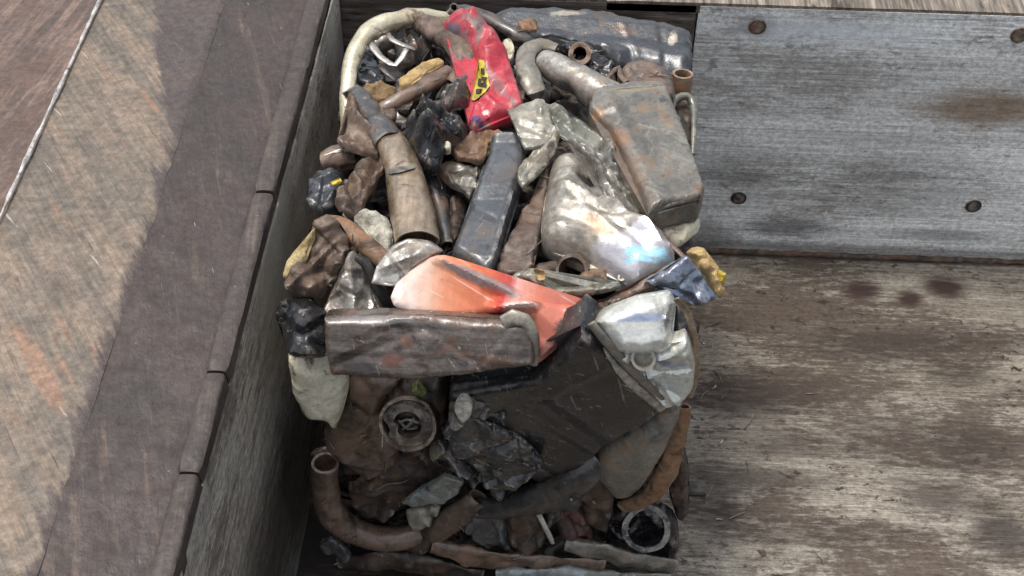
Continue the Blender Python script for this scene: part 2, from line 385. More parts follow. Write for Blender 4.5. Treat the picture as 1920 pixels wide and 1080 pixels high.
woodish = metal('streaked_brown_steel', '#6a6059', '#504841', '#65493a', .24, '#584134', met=.4, rough=.36, streak=.95, dirt=.34, scuff=.4, s=8, grime=.6)
white   = metal('white_enamel', '#d3d4cd', '#bcbdb4', '#8f8975', .12, met=.4, rough=.26, dirt=.16, dcol='#4a463e', scuff=.05, grime=.35, bump=.15)
whitedk = metal('soiled_white', '#d5d0bb', '#bfb89f', '#6d5744', .14, met=0, rough=.6, dirt=.12, dcol='#3a2c22', grime=.4, bump=.2)
bluepl  = metal('pale_blue_plate', '#8d9798', '#78807f', '#6d6a5c', .3, met=.3, rough=.45, dirt=.2)
greenst = metal('green_grey_strip', '#77776c', '#606259', '#8a8272', .2, met=.3, rough=.4, dirt=.25, grime=.6)
brownsm = metal('smooth_brown', '#6d5c50', '#57483f', '#6e5645', .3, met=.3, rough=.42, dirt=.25)
rubber  = metal('black_rubber', '#262524', '#1b1a1a', None, met=0, rough=.45, dirt=.2, edge=.1)
coremat = metal('oily_scrap', '#2e2825', '#1f1b19', '#43342a', .35, '#2c211b', met=.3, rough=.5, dirt=.4, scuff=.12, scol='#8a8278')
tan     = wool('tan_wool', '#c7ab78', '#a58a5e')
yell    = wool('yellow_wool', '#c2b084', '#99865c')
brightye= wool('bright_yellow_wool', '#d6bd4a', '#b39a3f')
whwool  = wool('white_fibre', '#c9c5b6', '#989488', 55)
brwool  = wool('brown_wool', '#8a714c', '#64503a')

# ------------------------------------------------------------------ the setting: steel press chamber
YW = 1.141                                      # back wall plane
ZL = 0.872                                      # top of the back wall
def on_z(px, py, z): return hit(px, py, (0, 0, z), np.array([0, 0, 1.0]))
def on_y(px, py, y): return hit(px, py, (0, y, 0), np.array([0, 1.0, 0]))

def brushed(name, base, base2, dark, axis, blots=(), stain_or_glint=None, amt=.5, met=.35, rough=.45, fine=1.0, pale=None, rnd=False, light=None):
    b = NB(name); a = [60, 60, 60]; a[axis] = 4.5; c = [170, 170, 170]; c[axis] = 11; d = [8, 8, 8]; d[axis] = 3.2; e = [46, 46, 46]; e[axis] = 7
    co = b.coord(rnd=rnd)
    col = b.mix(b.ramp(b.noise(b.coord(tuple(d), rnd=rnd), 1, 6, .6, .4), .35, .65), RGB(base), RGB(base2))
    st = b.noise(b.coord(tuple(a), rnd=rnd), 1, 6, .65)
    col = b.mix(fine, col, b.mix(b.ramp(st, .3, .7), (.52, .51, .5, 1), (1.42, 1.42, 1.42, 1)), 'MULTIPLY')
    st2 = b.noise(b.coord(tuple(c), rnd=rnd), 1, 4, .6)
    col = b.mix(min(1, 1.25 * fine), col, b.mix(b.ramp(st2, .3, .7), (.6, .59, .58, 1), (1.35, 1.35, 1.35, 1)), 'MULTIPLY')
    # oily brown film: large patches whose edges break up into crisp scratches and specks
    big = b.noise(b.coord(tuple(d), rnd=rnd), .8, 3, .55, .3); frz = b.noise(b.coord(tuple(e), rnd=rnd), 1, 11, .80)
    pm = b.math('ADD', b.math('MULTIPLY', big, .45), b.math('MULTIPLY', frz, .55))
    dm = b.ramp(pm, .60 - amt * .17, .65 - amt * .16)
    dm = b.math('MAXIMUM', dm, b.math('MULTIPLY', b.ramp(pm, .54 - amt * .17, .66 - amt * .16), .55))
    for q in blots:                             # (x, y or z, rx, ry, strength)
        tc = b.n('ShaderNodeTexCoord'); mp = b.n('ShaderNodeMapping'); mp.vector_type = 'TEXTURE'
        mp.inputs['Location'].default_value = q[0]; mp.inputs['Scale'].default_value = q[1]
        b.l(tc.outputs['Object'], mp.inputs[0]); ln = b.n('ShaderNodeVectorMath'); ln.operation = 'LENGTH'; b.l(mp.outputs[0], ln.inputs[0])
        v = b.math('ADD', ln.outputs['Value'], b.math('MULTIPLY', b.math('SUBTRACT', b.noise(b.coord(tuple(e), rnd=rnd), 1.3, 6, .7), .5), 1.9))
        k = b.ramp(v, 1.25, .35, 0, q[2])
        if len(q) > 3: col = b.mix(k, col, RGB(q[3]))
        else: dm = b.math('MAXIMUM', dm, k)
    col = b.mix(b.math('MULTIPLY', dm, .9), col, RGB(dark))
    if stain_or_glint: col = b.mix(b.math('MULTIPLY', b.ramp(b.noise(b.coord((3, 3, 9), rnd=rnd), 1, 5), .6, .75), .5), col, RGB(stain_or_glint))
    sp = b.ramp(b.noise(co, 210, 3, .6), .66, .72)
    col = b.mix(b.math('MULTIPLY', sp, .5), col, RGB('#241f1c'))
    nick = b.ramp(b.noise(b.coord((22, 22, 60), (0, 0, .5), rnd=rnd), 1, 4, .65), .73, .76)
    col = b.mix(b.math('MULTIPLY', nick, .35), col, RGB('#2c2825'))
    b.l(col, b.b.inputs['Base Color']); b.b.inputs['Metallic'].default_value = met
    b.l(b.ramp(b.math('ADD', st, b.math('MULTIPLY', dm, .4)), .3, 1.0, rough - .1, rough + .3), b.b.inputs['Roughness'])
    b.bump((st, .25, .003), (b.noise(co, 12, 4), .3, .006), (dm, .3, .001))
    return b.m

def scoured(name, pale, pale2, wash, dark, washamt=.5, dots=.5, lines=.6, blots=(), met=.25, rough=.42, zs=1, swap=False):
    # steel plate scoured along x by sliding loads: bands, long hairlines, an oily wash, specks, and blots held at their places
    b = NB(name)
    def co(x, y): return b.coord((y, x, y) if swap else (x, y, y * zs), rnd=False)
    band = b.noise(co(.7, 9), 1, 6, .6, .3)
    col = b.mix(b.ramp(band, .36, .62), RGB(pale), RGB(pale2))
    wz = b.math('ADD', b.math('MULTIPLY', b.noise(co(1.6, 3.6), 1, 6, .64, .6), .5), b.math('MULTIPLY', b.noise(co(16, 60), 1, 10, .80), .5))
    wm_ = b.ramp(wz, .60 - washamt * .17, .68 - washamt * .17)
    col = b.mix(b.math('MULTIPLY', wm_, .82), col, RGB(wash))
    h1 = b.noise(co(2.2, 150), 1, 5, .62, .15); h2 = b.noise(co(7, 330), 1, 4, .65); pt = b.ramp(b.noise(co(2.5, 7), 1, 4, .6), .3, .7, .45, 1.0)
    col = b.mix(b.math('MULTIPLY', pt, lines), col, b.mix(b.ramp(h1, .32, .68), (.62, .60, .58, 1), (1.28, 1.28, 1.28, 1)), 'MULTIPLY')
    col = b.mix(lines * .6, col, b.mix(b.ramp(h2, .3, .7), (.66, .65, .64, 1), (1.3, 1.3, 1.3, 1)), 'MULTIPLY')
    grit = b.noise(co(60, 85), 1, 8, .78); col = b.mix(.9, col, b.mix(b.ramp(grit, .34, .66), (.62, .60, .58, 1), (1.34, 1.34, 1.33, 1)), 'MULTIPLY')
    for an_ in (.5, -.9, 1.3):
        sc_ = b.ramp(b.noise(b.coord((3, 130, 130), (0, an_ if zs != 1 else 0, an_), rnd=False), 1, 3, .5, .2), .715, .735); col = b.mix(b.math('MULTIPLY', sc_, .55), col, RGB(dark))
    dl = b.math('MULTIPLY', b.ramp(b.noise(co(5, 120), 1, 6, .7, .3), .60, .66), b.ramp(b.noise(co(3, 9), 1, 4), .42, .6))
    col = b.mix(b.math('MULTIPLY', dl, lines), col, RGB(dark))
    wl = b.ramp(b.noise(co(3, 170), 1.3, 4, .6, .2), .66, .72); col = b.mix(b.math('MULTIPLY', wl, .45), col, RGB('#bdbcb2'))
    dt = b.math('MULTIPLY', b.ramp(b.noise(co(26, 46), 1, 6, .68, .5), .58, .63), b.ramp(b.noise(co(2.2, 5), 1.1, 4, .6), .40, .58))
    col = b.mix(b.math('MULTIPLY', dt, dots), col, RGB(dark))
    sp = b.ramp(b.noise(co(110, 170), 1, 3, .6), .66, .70); col = b.mix(b.math('MULTIPLY', sp, dots * .7), col, RGB(dark))
    dm = wm_; tear = b.noise(co(12, 75), 1, 8, .74)
    for q in blots:
        tc = b.n('ShaderNodeTexCoord'); mp = b.n('ShaderNodeMapping'); mp.vector_type = 'TEXTURE'
        mp.inputs['Location'].default_value = q[0]; mp.inputs['Scale'].default_value = q[1]
        b.l(tc.outputs['Object'], mp.inputs[0]); ln = b.n('ShaderNodeVectorMath'); ln.operation = 'LENGTH'; b.l(mp.outputs[0], ln.inputs[0])
        v = b.math('ADD', ln.outputs['Value'], b.math('MULTIPLY', b.math('SUBTRACT', tear, .5), 1.7))
        col = b.mix(b.ramp(v, 1.3, .3, 0, q[2]), col, RGB(q[3] if len(q) > 3 else dark))
    b.l(col, b.b.inputs['Base Color']); b.b.inputs['Metallic'].default_value = met
    b.l(b.ramp(b.math('ADD', h1, b.math('MULTIPLY', wm_, .5)), .3, 1.1, rough - .1, rough + .3), b.b.inputs['Roughness'])
    b.bump((h1, .2, .002), (b.noise(co(8, 12), 1, 4), .3, .006), (dt, -.4, .002))
    return b.m

def P3(px, py, z=0): return tuple(on_z(px, py, z))
floor_m = scoured('floor_steel', '#979185', '#7e776b', '#483b32', '#2c221c', blots=[
    (P3(1615, 545), (.07, .055, 1), 1.0, '#3a2a24'), (P3(1772, 540), (.08, .06, 1), 1.0, '#3a2a24'), (P3(1706, 562), (.05, .045, 1), 1.0, '#3a2a24'),
    (P3(1380, 745), (.16, .07, 1), .6), (P3(1700, 830), (.3, .12, 1), .5), (P3(1430, 900), (.2, .05, 1), .6), (P3(1560, 1000), (.3, .05, 1), .5), (P3(1800, 700), (.1, .06, 1), .6), (P3(1840, 850), (.12, .09, 1), .55), (P3(1450, 740), (.25, .09, 1), .6), (P3(1640, 650), (.28, .08, 1), .6), (P3(1880, 1000), (.1, .09, 1), .85), (P3(1480, 835), (.12, .06, 1), .6),
    (P3(1760, 930), (.13, .07, 1), .7), (P3(1330, 940), (.1, .16, 1), .75), (P3(1380, 800), (.16, .2, 1), .45), (P3(1850, 640), (.3, .05, 1), .5), (P3(1600, 482), (1.2, .02, 1), 1.0), (P3(560, 1000), (.16, .5, 1), 1.0, '#231e1b'), (P3(900, 1075), (.6, .12, 1), .9, '#231e1b')], washamt=.86, dots=1.0, lines=.85, met=.2, rough=.46)  # blots beside the bale and in its left gap: oil plus painted shade
def Pw(px, py): return tuple(on_y(px, py, YW))
wall_m = scoured('wall_steel', '#eef1f0', '#d3d5d3', '#a8a49e', '#4a4644', blots=[
    (Pw(1850, 205), (.22, 1, .075), .75, '#7d6244'), (Pw(1480, 425), (.16, 1, .05), .7), (Pw(1420, 50), (.06, 1, .035), .6, '#5e5048'),
    (Pw(1700, 345), (.3, 1, .12), .35), (Pw(1380, 330), (.2, 1, .06), .4), (Pw(1560, 60), (.3, 1, .04), .5, '#d5dde2'), (Pw(1760, 440), (.2, 1, .03), .5), (Pw(1600, 470), (1.2, 1, .03), .6, '#4c3a30'), (Pw(1320, 440), (.1, 1, .1), .6)], washamt=.5, dots=.5, lines=.7, met=.0, rough=.45)  # pale blue blot near the top: sky light put into the colour
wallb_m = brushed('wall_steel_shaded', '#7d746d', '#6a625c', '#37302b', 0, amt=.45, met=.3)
ledge_m = brushed('ledge_steel', '#8d8375', '#7b7064', '#3b332d', 1, amt=.32, met=.25, rnd=True)

liner_m = scoured('liner_steel', '#b9b5ac', '#9b968d', '#5a524c', '#2c2623', washamt=.5, dots=.6, lines=.75, met=.3, rough=.38, swap=True, blots=[((-.45, .25, .8), (1, .25, .22), .6, '#a3a193'), ((-.45, 1.0, .85), (1, .07, .2), .5, '#b5b3a8'), ((-.45, -.2, .25), (1, .6, .3), .8)])  # pale blots paint a sheen, the low dark blot paints shade

def worn(name, c, pale, dark, amt=.5, ang=.35, orange=None, line=None):
    b = NB(name); co = b.coord(rnd=False); R = (0, 0, -ang)
    col = b.mix(b.ramp(b.noise(co, 6, 7, .65, .6), .35, .65), RGB(c), RGB(dark))
    col = b.mix(1.0, col, b.mix(b.noise(co, 130, 4, .7), (.68, .68, .68, 1), (1.32, 1.32, 1.32, 1)), 'MULTIPLY')
    if pale:                                    # paint scraped away by scrap sliding over it, in slanting strokes
        s1 = b.noise(b.coord((30, 3.2, 8), R, rnd=False), 1, 6, .66, .3); s2 = b.noise(b.coord((150, 5, 8), R, rnd=False), 1, 5, .66)
        pm = b.ramp(s1, .60 - amt * .35, .72 - amt * .28)
        if line:                                # scraped only on one side of a line in the plate: wear ends where the load never reaches
            tc = b.n('ShaderNodeTexCoord'); sx = b.n('ShaderNodeSeparateXYZ'); b.l(tc.outputs['Object'], sx.inputs[0])
            edge = b.math('MINIMUM', line[0], b.math('ADD', line[1], b.math('MULTIPLY', sx.outputs[1], line[2])))
            k = b.math('ADD', b.math('SUBTRACT', edge, sx.outputs[0]), b.math('MULTIPLY', b.math('SUBTRACT', s1, .5), .16))
            pm = b.math('MULTIPLY', pm, b.ramp(k, -.012, .012))
        tint = b.mix(b.ramp(b.noise(b.coord((18, 2, 5), R, rnd=False), 1, 5, .6), .36, .64), RGB(pale[0]), RGB(pale[1]))
        tint = b.mix(b.ramp(s2, .35, .65), b.mix(1.0, tint, (.80, .80, .80, 1), 'MULTIPLY'), b.mix(1.0, tint, (1.12, 1.12, 1.12, 1), 'MULTIPLY'))
        mott = b.noise(co, 13, 9, .74, .8); tint = b.mix(.8, tint, b.mix(b.ramp(mott, .32, .68), (.66, .68, .70, 1), (1.25, 1.22, 1.16, 1)), 'MULTIPLY')
        if orange: tint = b.mix(b.math('MULTIPLY', b.ramp(b.noise(b.coord((11, 1.7, 5), R, rnd=False), 1.3, 4, .6), .58, .68), .5), tint, RGB(orange))
        col = b.mix(pm, col, tint)
    col = b.mix(.85, col, b.mix(b.ramp(b.noise(co, 62, 9, .78), .34, .66), (.62, .61, .60, 1), (1.34, 1.33, 1.32, 1)), 'MULTIPLY')
    dk = b.ramp(b.noise(b.coord((60, 5, 9), R, rnd=False), 1, 5, .6, .5), .66, .72)
    col = b.mix(b.math('MULTIPLY', dk, .7), col, RGB('#3a322e'))
    wh = b.ramp(b.noise(b.coord((95, 6, 9), (0, 0, -ang * 1.2), rnd=False), 1.1, 4, .6), .70, .74)
    col = b.mix(b.math('MULTIPLY', wh, .6), col, RGB('#b9b0a6'))
    sp = b.ramp(b.noise(co, 75, 4, .6), .72, .75); col = b.mix(b.math('MULTIPLY', sp, .5), col, RGB('#a89d94'))
    b.l(col, b.b.inputs['Base Color']); b.b.inputs['Metallic'].default_value = .1
    b.l(b.ramp(b.noise(co, 25, 5), .3, .7, .45, .7), b.b.inputs['Roughness'])
    b.bump((b.noise(co, 9, 6, .6), .45, .02), (b.noise(b.coord((40, 4, 9), R, rnd=False), 1, 5), .35, .006), (b.noise(co, 150, 4, .7), .4, .0015))
    return b.m
dark_plate_m = worn('dark_plate_steel', '#645853', '#x', '#544a48', .3) if False else worn('dark_plate_steel', '#42373300'[:7], ('#574941', '#4e443e'), '#37302d', .12, ang=.3)
strip_m = worn('wear_strip_steel', '#453c38', ('#514842', '#49413c'), '#39322f', .4, ang=.1)
worn_plate_m = worn('scraped_plate_steel', '#524742', ('#7d6e60', '#675f55'), '#453d3b', 1.3, ang=.6, orange='#977058', line=(-.70, -.614, -.246))
outer_m = worn('outer_plate_steel', '#5f4b41', ('#7b665b', '#68574f'), '#4d3f38', .45, ang=-.2)
edge_m = metal('bare_edge_steel', '#dcd8d3', '#b8b2ab', '#8d7c6e', .2, met=.5, rough=.35, dirt=.2)
bead_m = metal('corner_dirt', '#3b302a', '#2c2420', '#55402f', .4, met=0, rough=.8, dirt=.3)

def plate(name, xl, xr, y0, y1, zl, zr, thick, m, parent=None, amp=.002, ny=90, nx=14, seed=1, edge=.004):
    # slab running away from the camera: xl(y), xr(y) its edges, zl / zr the heights there
    V = []; F = []
    for j in range(ny + 1):
        y = y0 + (y1 - y0) * j / ny; a, b_ = xl(y), xr(y)
        a += edge * fbm((y, 0, 0), 14, seed + 1); b_ += edge * fbm((y, 0, 3), 14, seed + 2)
        for i in range(nx + 1):
            t = i / nx; x = a + (b_ - a) * t; z = zl + (zr - zl) * t
            z += amp * fbm((x, y, 0), 5, seed) - (.004 if i in (0, nx) else 0)
            V.append((x, y, z))
    n0 = len(V)
    for j in range(ny + 1):
        for i in (0, nx): V.append((V[j * (nx + 1) + i][0], V[j * (nx + 1) + i][1], min(zl, zr) - thick))
    for j in range(ny):
        for i in range(nx):
            q = j * (nx + 1) + i; F.append((q, q + 1, q + nx + 2, q + nx + 1))
        F.append((j * (nx + 1), (j + 1) * (nx + 1), n0 + 2 * j + 2, n0 + 2 * j)); F.append((j * (nx + 1) + nx, n0 + 2 * j + 1, n0 + 2 * j + 3, (j + 1) * (nx + 1) + nx))
    F.append(tuple(range(nx + 1)) + (n0 + 1, n0)); k = ny * (nx + 1); F.append(tuple(range(k, k + nx + 1)) + (n0 + 2 * ny + 1, n0 + 2 * ny))
    return link(name, V, F, m, parent)
def box(name, c, h, m, parent=None, bev=.003):
    bm = bmesh.new(); bmesh.ops.create_cube(bm, size=2)
    for v in bm.verts: v.co = Vector((v.co.x * h[0], v.co.y * h[1], v.co.z * h[2])) + Vector(c)
    if bev: bmesh.ops.bevel(bm, geom=bm.edges[:], offset=bev, segments=2, affect='EDGES')
    me = bpy.data.meshes.new(name); bm.to_mesh(me); bm.free(); me.materials.append(m)
    me.shade_smooth(); me.set_sharp_from_angle(angle=math.radians(35))
    o = bpy.data.objects.new(name, me); COL.objects.link(o)
    if parent is not None: o.parent = parent
    return o

floor = plate('floor', lambda y: -.50, lambda y: 2.6, -2.2, YW - .001, 0, 0, .03, floor_m, amp=.0025, nx=60, ny=70, seed=4, edge=0)
tag(floor, kind='structure')
XJ = on_y(1301, 90, YW)[0]
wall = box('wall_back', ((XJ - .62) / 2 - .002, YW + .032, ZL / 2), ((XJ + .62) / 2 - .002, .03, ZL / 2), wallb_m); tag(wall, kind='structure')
panel_r = box('wall_panel', ((XJ + 2.6) / 2, YW + .03, ZL / 2), ((2.6 - XJ) / 2, .03, ZL / 2), wall_m, wall)
bead = sweep('corner_bead', [(-.4, YW - .002, .002), (.6, YW - .002, .003), (1.4, YW - .002, .002), (2.6, YW - .002, .003)], [.010] * 4, bead_m, crump=.004, freq=30, seg=12, step=.02, parent=wall)
def bolt(px, py, mt):
    c = on_y(px, py, YW); prof = [(.0, .004), (.008, .004), (.017, .0045), (.0185, .0015), (.0205, .0015), (.0225, .004), (.0245, -.004)]
    V = []; F = []; n = 24
    for r, z in prof:
        for k in range(n):
            a = 2 * math.pi * k / n; V.append((r * math.cos(a), -z, r * math.sin(a)))
    for i in range(len(prof) - 1):
        for k in range(n): F.append((i*n+k, i*n+(k+1) % n, (i+1)*n+(k+1) % n, (i+1)*n+k))
    return link('bolt', V, F, mt, wall, Matrix.Translation(Vector(c)))
boltd = metal('bolt_dark', '#35302d', '#26221f', '#4a3a2f', .3, met=.3, rough=.6, dirt=.4)
boltr = metal('bolt_rusty', '#6a5c52', '#54483f', '#6b4f3d', .4, met=.2, rough=.6, dirt=.3)
for q in ((1420, 50, boltr), (1911, 66, boltr), (1385, 371, boltd), (1825, 386, boltd)): bolt(*q)
# ledge behind the back wall, three plates with open joints
s1, s2 = on_z(762, 8, ZL)[0], on_z(1138, 10, ZL)[0]
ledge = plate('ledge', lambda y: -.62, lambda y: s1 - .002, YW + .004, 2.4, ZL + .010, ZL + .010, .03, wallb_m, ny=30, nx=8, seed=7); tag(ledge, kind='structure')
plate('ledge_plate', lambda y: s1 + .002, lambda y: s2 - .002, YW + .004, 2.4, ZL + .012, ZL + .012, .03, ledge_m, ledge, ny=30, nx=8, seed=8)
plate('ledge_plate', lambda y: s2 + .002, lambda y: 2.6, YW + .002, 2.4, ZL + .006, ZL + .006, .03, ledge_m, ledge, ny=30, nx=30, seed=9)

# left side of the chamber: liner, round wear strip, dark plate, scraped plate, outer plate
def xline(p, z):                                # x as a linear function of y through photograph points lying at height z
    W = np.array([on_z(*q, z) for q in p]); k, c = np.polyfit(W[:, 1], W[:, 0], 1)
    return lambda y: c + k * y
xB = xline([(340, 1080), (400, 840), (460, 610), (545, 300), (610, 60)], .905)
liner = plate('wall_left', lambda y: xB(y) - .008, lambda y: xB(y), -1.3, 1.138, .902, .905, .93, liner_m, amp=.001, ny=120, nx=4, seed=11, edge=.003); tag(liner, kind='structure')
xSr = xline([(325, 1070), (425, 690), (515, 350), (575, 125)], .945); xSl = xline([(285, 1070), (372, 690), (472, 350), (540, 125)], .945)
xC = xline([(70, 1060), (310, 330), (420, 0)], .955); xA = xline([(0, 400), (185, 0)], .955)
def strip_seg(y0, y1, seed, dz=0.0):
    V = []; F = []; ny = max(8, int((y1 - y0) / .015)); na = 10
    for j in range(ny + 1):
        y = y0 + (y1 - y0) * j / ny; a, b_ = xSl(y), xSr(y); c = (a + b_) / 2; r = (b_ - a) / 2
        e = .004 if j in (0, ny) else 0
        for i in range(na + 1):
            an = math.pi * i / na; x = c - math.cos(an) * (r - e) + .002 * fbm((y, i * .1, 0), 9, seed)
            V.append((x, y, .928 + dz * .5 + max(math.sin(an), 0) ** .45 * (.012 - e) + .0015 * fbm((x, y, 0), 14, seed)))
        V.append((b_ , y, .88)); V.append((a, y, .88))
    w_ = na + 3
    for j in range(ny):
        for i in range(w_): F.append((j*w_+i, j*w_+(i+1) % w_, (j+1)*w_+(i+1) % w_, (j+1)*w_+i))
    F.append(tuple(range(w_))); F.append(tuple(range(ny*w_, ny*w_ + w_)))
    return link('wear_strip', V, F, strip_m, liner)
ys = [on_z(335, 880, .945)[1], on_z(385, 690, .945)[1], on_z(472, 352, .945)[1], on_z(540, 120, .945)[1]]
strip_seg(-1.3, ys[0] - .003, 1); strip_seg(ys[0] + .002, ys[1] - .004, 2, .003); strip_seg(ys[1] + .003, ys[2] - .003, 3, -.002); strip_seg(ys[2] + .003, ys[3], 4, .002); strip_seg(ys[3] + .002, 2.4, 5, -.012)
plate('inner_plate', lambda y: xC(y) - .02, lambda y: xSl(y) + .012, -1.3, 2.4, .9455, .925, .06, dark_plate_m, liner, amp=.0015, ny=140, nx=24, seed=13)
plate('scraped_plate', lambda y: xA(y), lambda y: xC(y), -1.3, 2.4, .949, .948, .03, worn_plate_m, liner, amp=.0015, ny=140, nx=30, seed=14, edge=.006)
plate('outer_plate', lambda y: -2.6, lambda y: xA(y) + .03, -1.3, 2.4, .80, .905, .03, outer_m, liner, amp=.006, ny=80, nx=40, seed=15)
yy = np.linspace(-.6, 1.6, 40)
sweep('edge_lip', [(xA(y) + .003, y, .955) for y in yy], [.0042 + .0045 * noise.noise(Vector((y * 9, 0, 0))) for y in yy], edge_m, crump=.0015, freq=60, seg=8, step=.012, parent=liner)

# ------------------------------------------------------------------ the mass inside the bale: small crushed bits nobody could count
def core():
    rr = random.Random(5); V = []; F = []
    def chunk(c, ax, L, w, t, sd):
        ax = Vector(ax).normalized(); a = ax.orthogonal().normalized(); a.rotate(Matrix.Rotation(rr.uniform(0, 6.28), 3, ax)); b_ = ax.cross(a)
        n = 7; k0 = len(V); seg = 8; bend = rr.uniform(-.3, .3) * L
        for i in range(n):
            s = i / (n - 1) - .5; e = 1 - .25 * (abs(s) * 2) ** 4
            for k in range(seg):
                an = 2 * math.pi * k / seg; p = Vector(c) + ax * s * L + a * (math.cos(an) * w * e + bend * (s * s * 4 - .3)) + b_ * math.sin(an) * t * e
                p += Vector((fbm(p, 22, sd, 2), fbm(p, 22, sd + 1, 2), fbm(p, 22, sd + 2, 2))) * .010; V.append(p)
        for i in range(n - 1):
            for k in range(seg): F.append((k0+i*seg+k, k0+i*seg+(k+1) % seg, k0+(i+1)*seg+(k+1) % seg, k0+(i+1)*seg+k))
        F.append(tuple(k0 + k for k in range(seg))); F.append(tuple(k0 + (n - 1) * seg + k for k in range(seg)))
    x0, x1, y0, y1, z0, z1 = -.36, .385, .06, .98, .02, H - .08
    faces = (('t', 240), ('f', 240), ('r', 200), ('l', 120), ('b', 60))
    for f, n in faces:
        for i in range(n):
            x, y, z = rr.uniform(x0, x1), rr.uniform(y0, y1), rr.uniform(z0, z1); q = rr.uniform(-.03, .012)
            if f == 't': z = z1 + q; d = (rr.gauss(0, 1), rr.gauss(0, 1), rr.gauss(0, .25))
            elif f == 'f': y = y0 - q; d = (rr.gauss(0, 1), rr.gauss(0, .25), rr.gauss(0, 1))
            elif f == 'r': x = x1 + q; d = (rr.gauss(0, .2), rr.gauss(0, 1), rr.gauss(0, 1))
            elif f == 'l': x = x0 - q; d = (rr.gauss(0, .2), rr.gauss(0, 1), rr.gauss(0, 1))
            else: y = y1 + q; d = (rr.gauss(0, 1), rr.gauss(0, .2), rr.gauss(0, 1))
            L = rr.uniform(.06, .2); chunk((min(max(x, x0 + .03), x1 + .005), y, max(z, .035)), d, L, rr.uniform(.012, .03), rr.uniform(.004, .018), i)
    k = len(V)
    for x in (x0, x1 - .02):
        for y in (y0 + .02, y1 - .02):
            for z in (.002, z1 - .02): V.append((x, y, z))
    for q in ((0, 1, 3, 2), (4, 6, 7, 5), (0, 4, 5, 1), (2, 3, 7, 6), (0, 2, 6, 4), (1, 5, 7, 3)): F.append(tuple(k + i for i in q))
    o = link('crushed_scrap', V, F, coremat, None, None, 45)
    return tag(o, 'dark oily mass of small crushed scrap packed inside the bale', 'scrap', kind='stuff')
core()
def decal(name, parent, outline, m, off=.002, grid=6, tens=.2, jag=2.5, label=None):   # a thin skin lying on the face of its parent: badge, band, patch of foil
    me = parent.data; inv = parent.matrix_world.inverted(); o0 = inv @ Vector(CAM)
    bd = catmull([np.array(p, float) for p in outline], grid, True, tens)
    bd = [q + np.array([fbm((q[0], q[1], 0), .11, 4, 3), fbm((q[0], q[1], 7), .11, 8, 3)]) * jag for q in bd]; nb = len(bd); B = np.array(bd)
    xs = np.arange(B[:, 0].min(), B[:, 0].max(), grid); ys_ = np.arange(B[:, 1].min(), B[:, 1].max(), grid)
    A2 = np.roll(B, -1, 0); E = A2 - B; ins = []
    for x in xs:
        for y in ys_:
            c = ((B[:, 1] > y) != (A2[:, 1] > y)) & (x < E[:, 0] * (y - B[:, 1]) / (E[:, 1] + 1e-12) + B[:, 0])
            if c.sum() % 2 and np.abs(B - (x, y)).sum(1).min() > grid * .6: ins.append((x, y))
    vo, _, fo, _, _, _ = delaunay_2d_cdt([Vector(b) for b in B] + [Vector(p) for p in ins], [(i, (i + 1) % nb) for i in range(nb)], [], 1, 1e-6, True)
    V = []; ok = []
    for p in vo:
        d = inv.to_3x3() @ Vector(ray(p[0], p[1])); h, l, nn, _ = parent.ray_cast(o0, d.normalized())
        if h and nn.dot(d) > 0: nn = -nn
        ok.append(h); V.append(l + nn * off - d.normalized() * off if h else Vector((0, 0, 0)))
    k = len(V); V2 = V + [v + (v - o0).normalized() * (off * 1.2) for v in V]
    F = [tuple(f) for f in fo if all(ok[i] for i in f)]
    F = F + [tuple(i + k for i in reversed(f)) for f in F]
    o = link(name, V2, F, m, None, parent.matrix_world.copy(), 60)
    bpy.context.view_layer.update(); o.parent = parent; o.matrix_parent_inverse = parent.matrix_world.inverted()
    if label: o['label'] = label
    return o

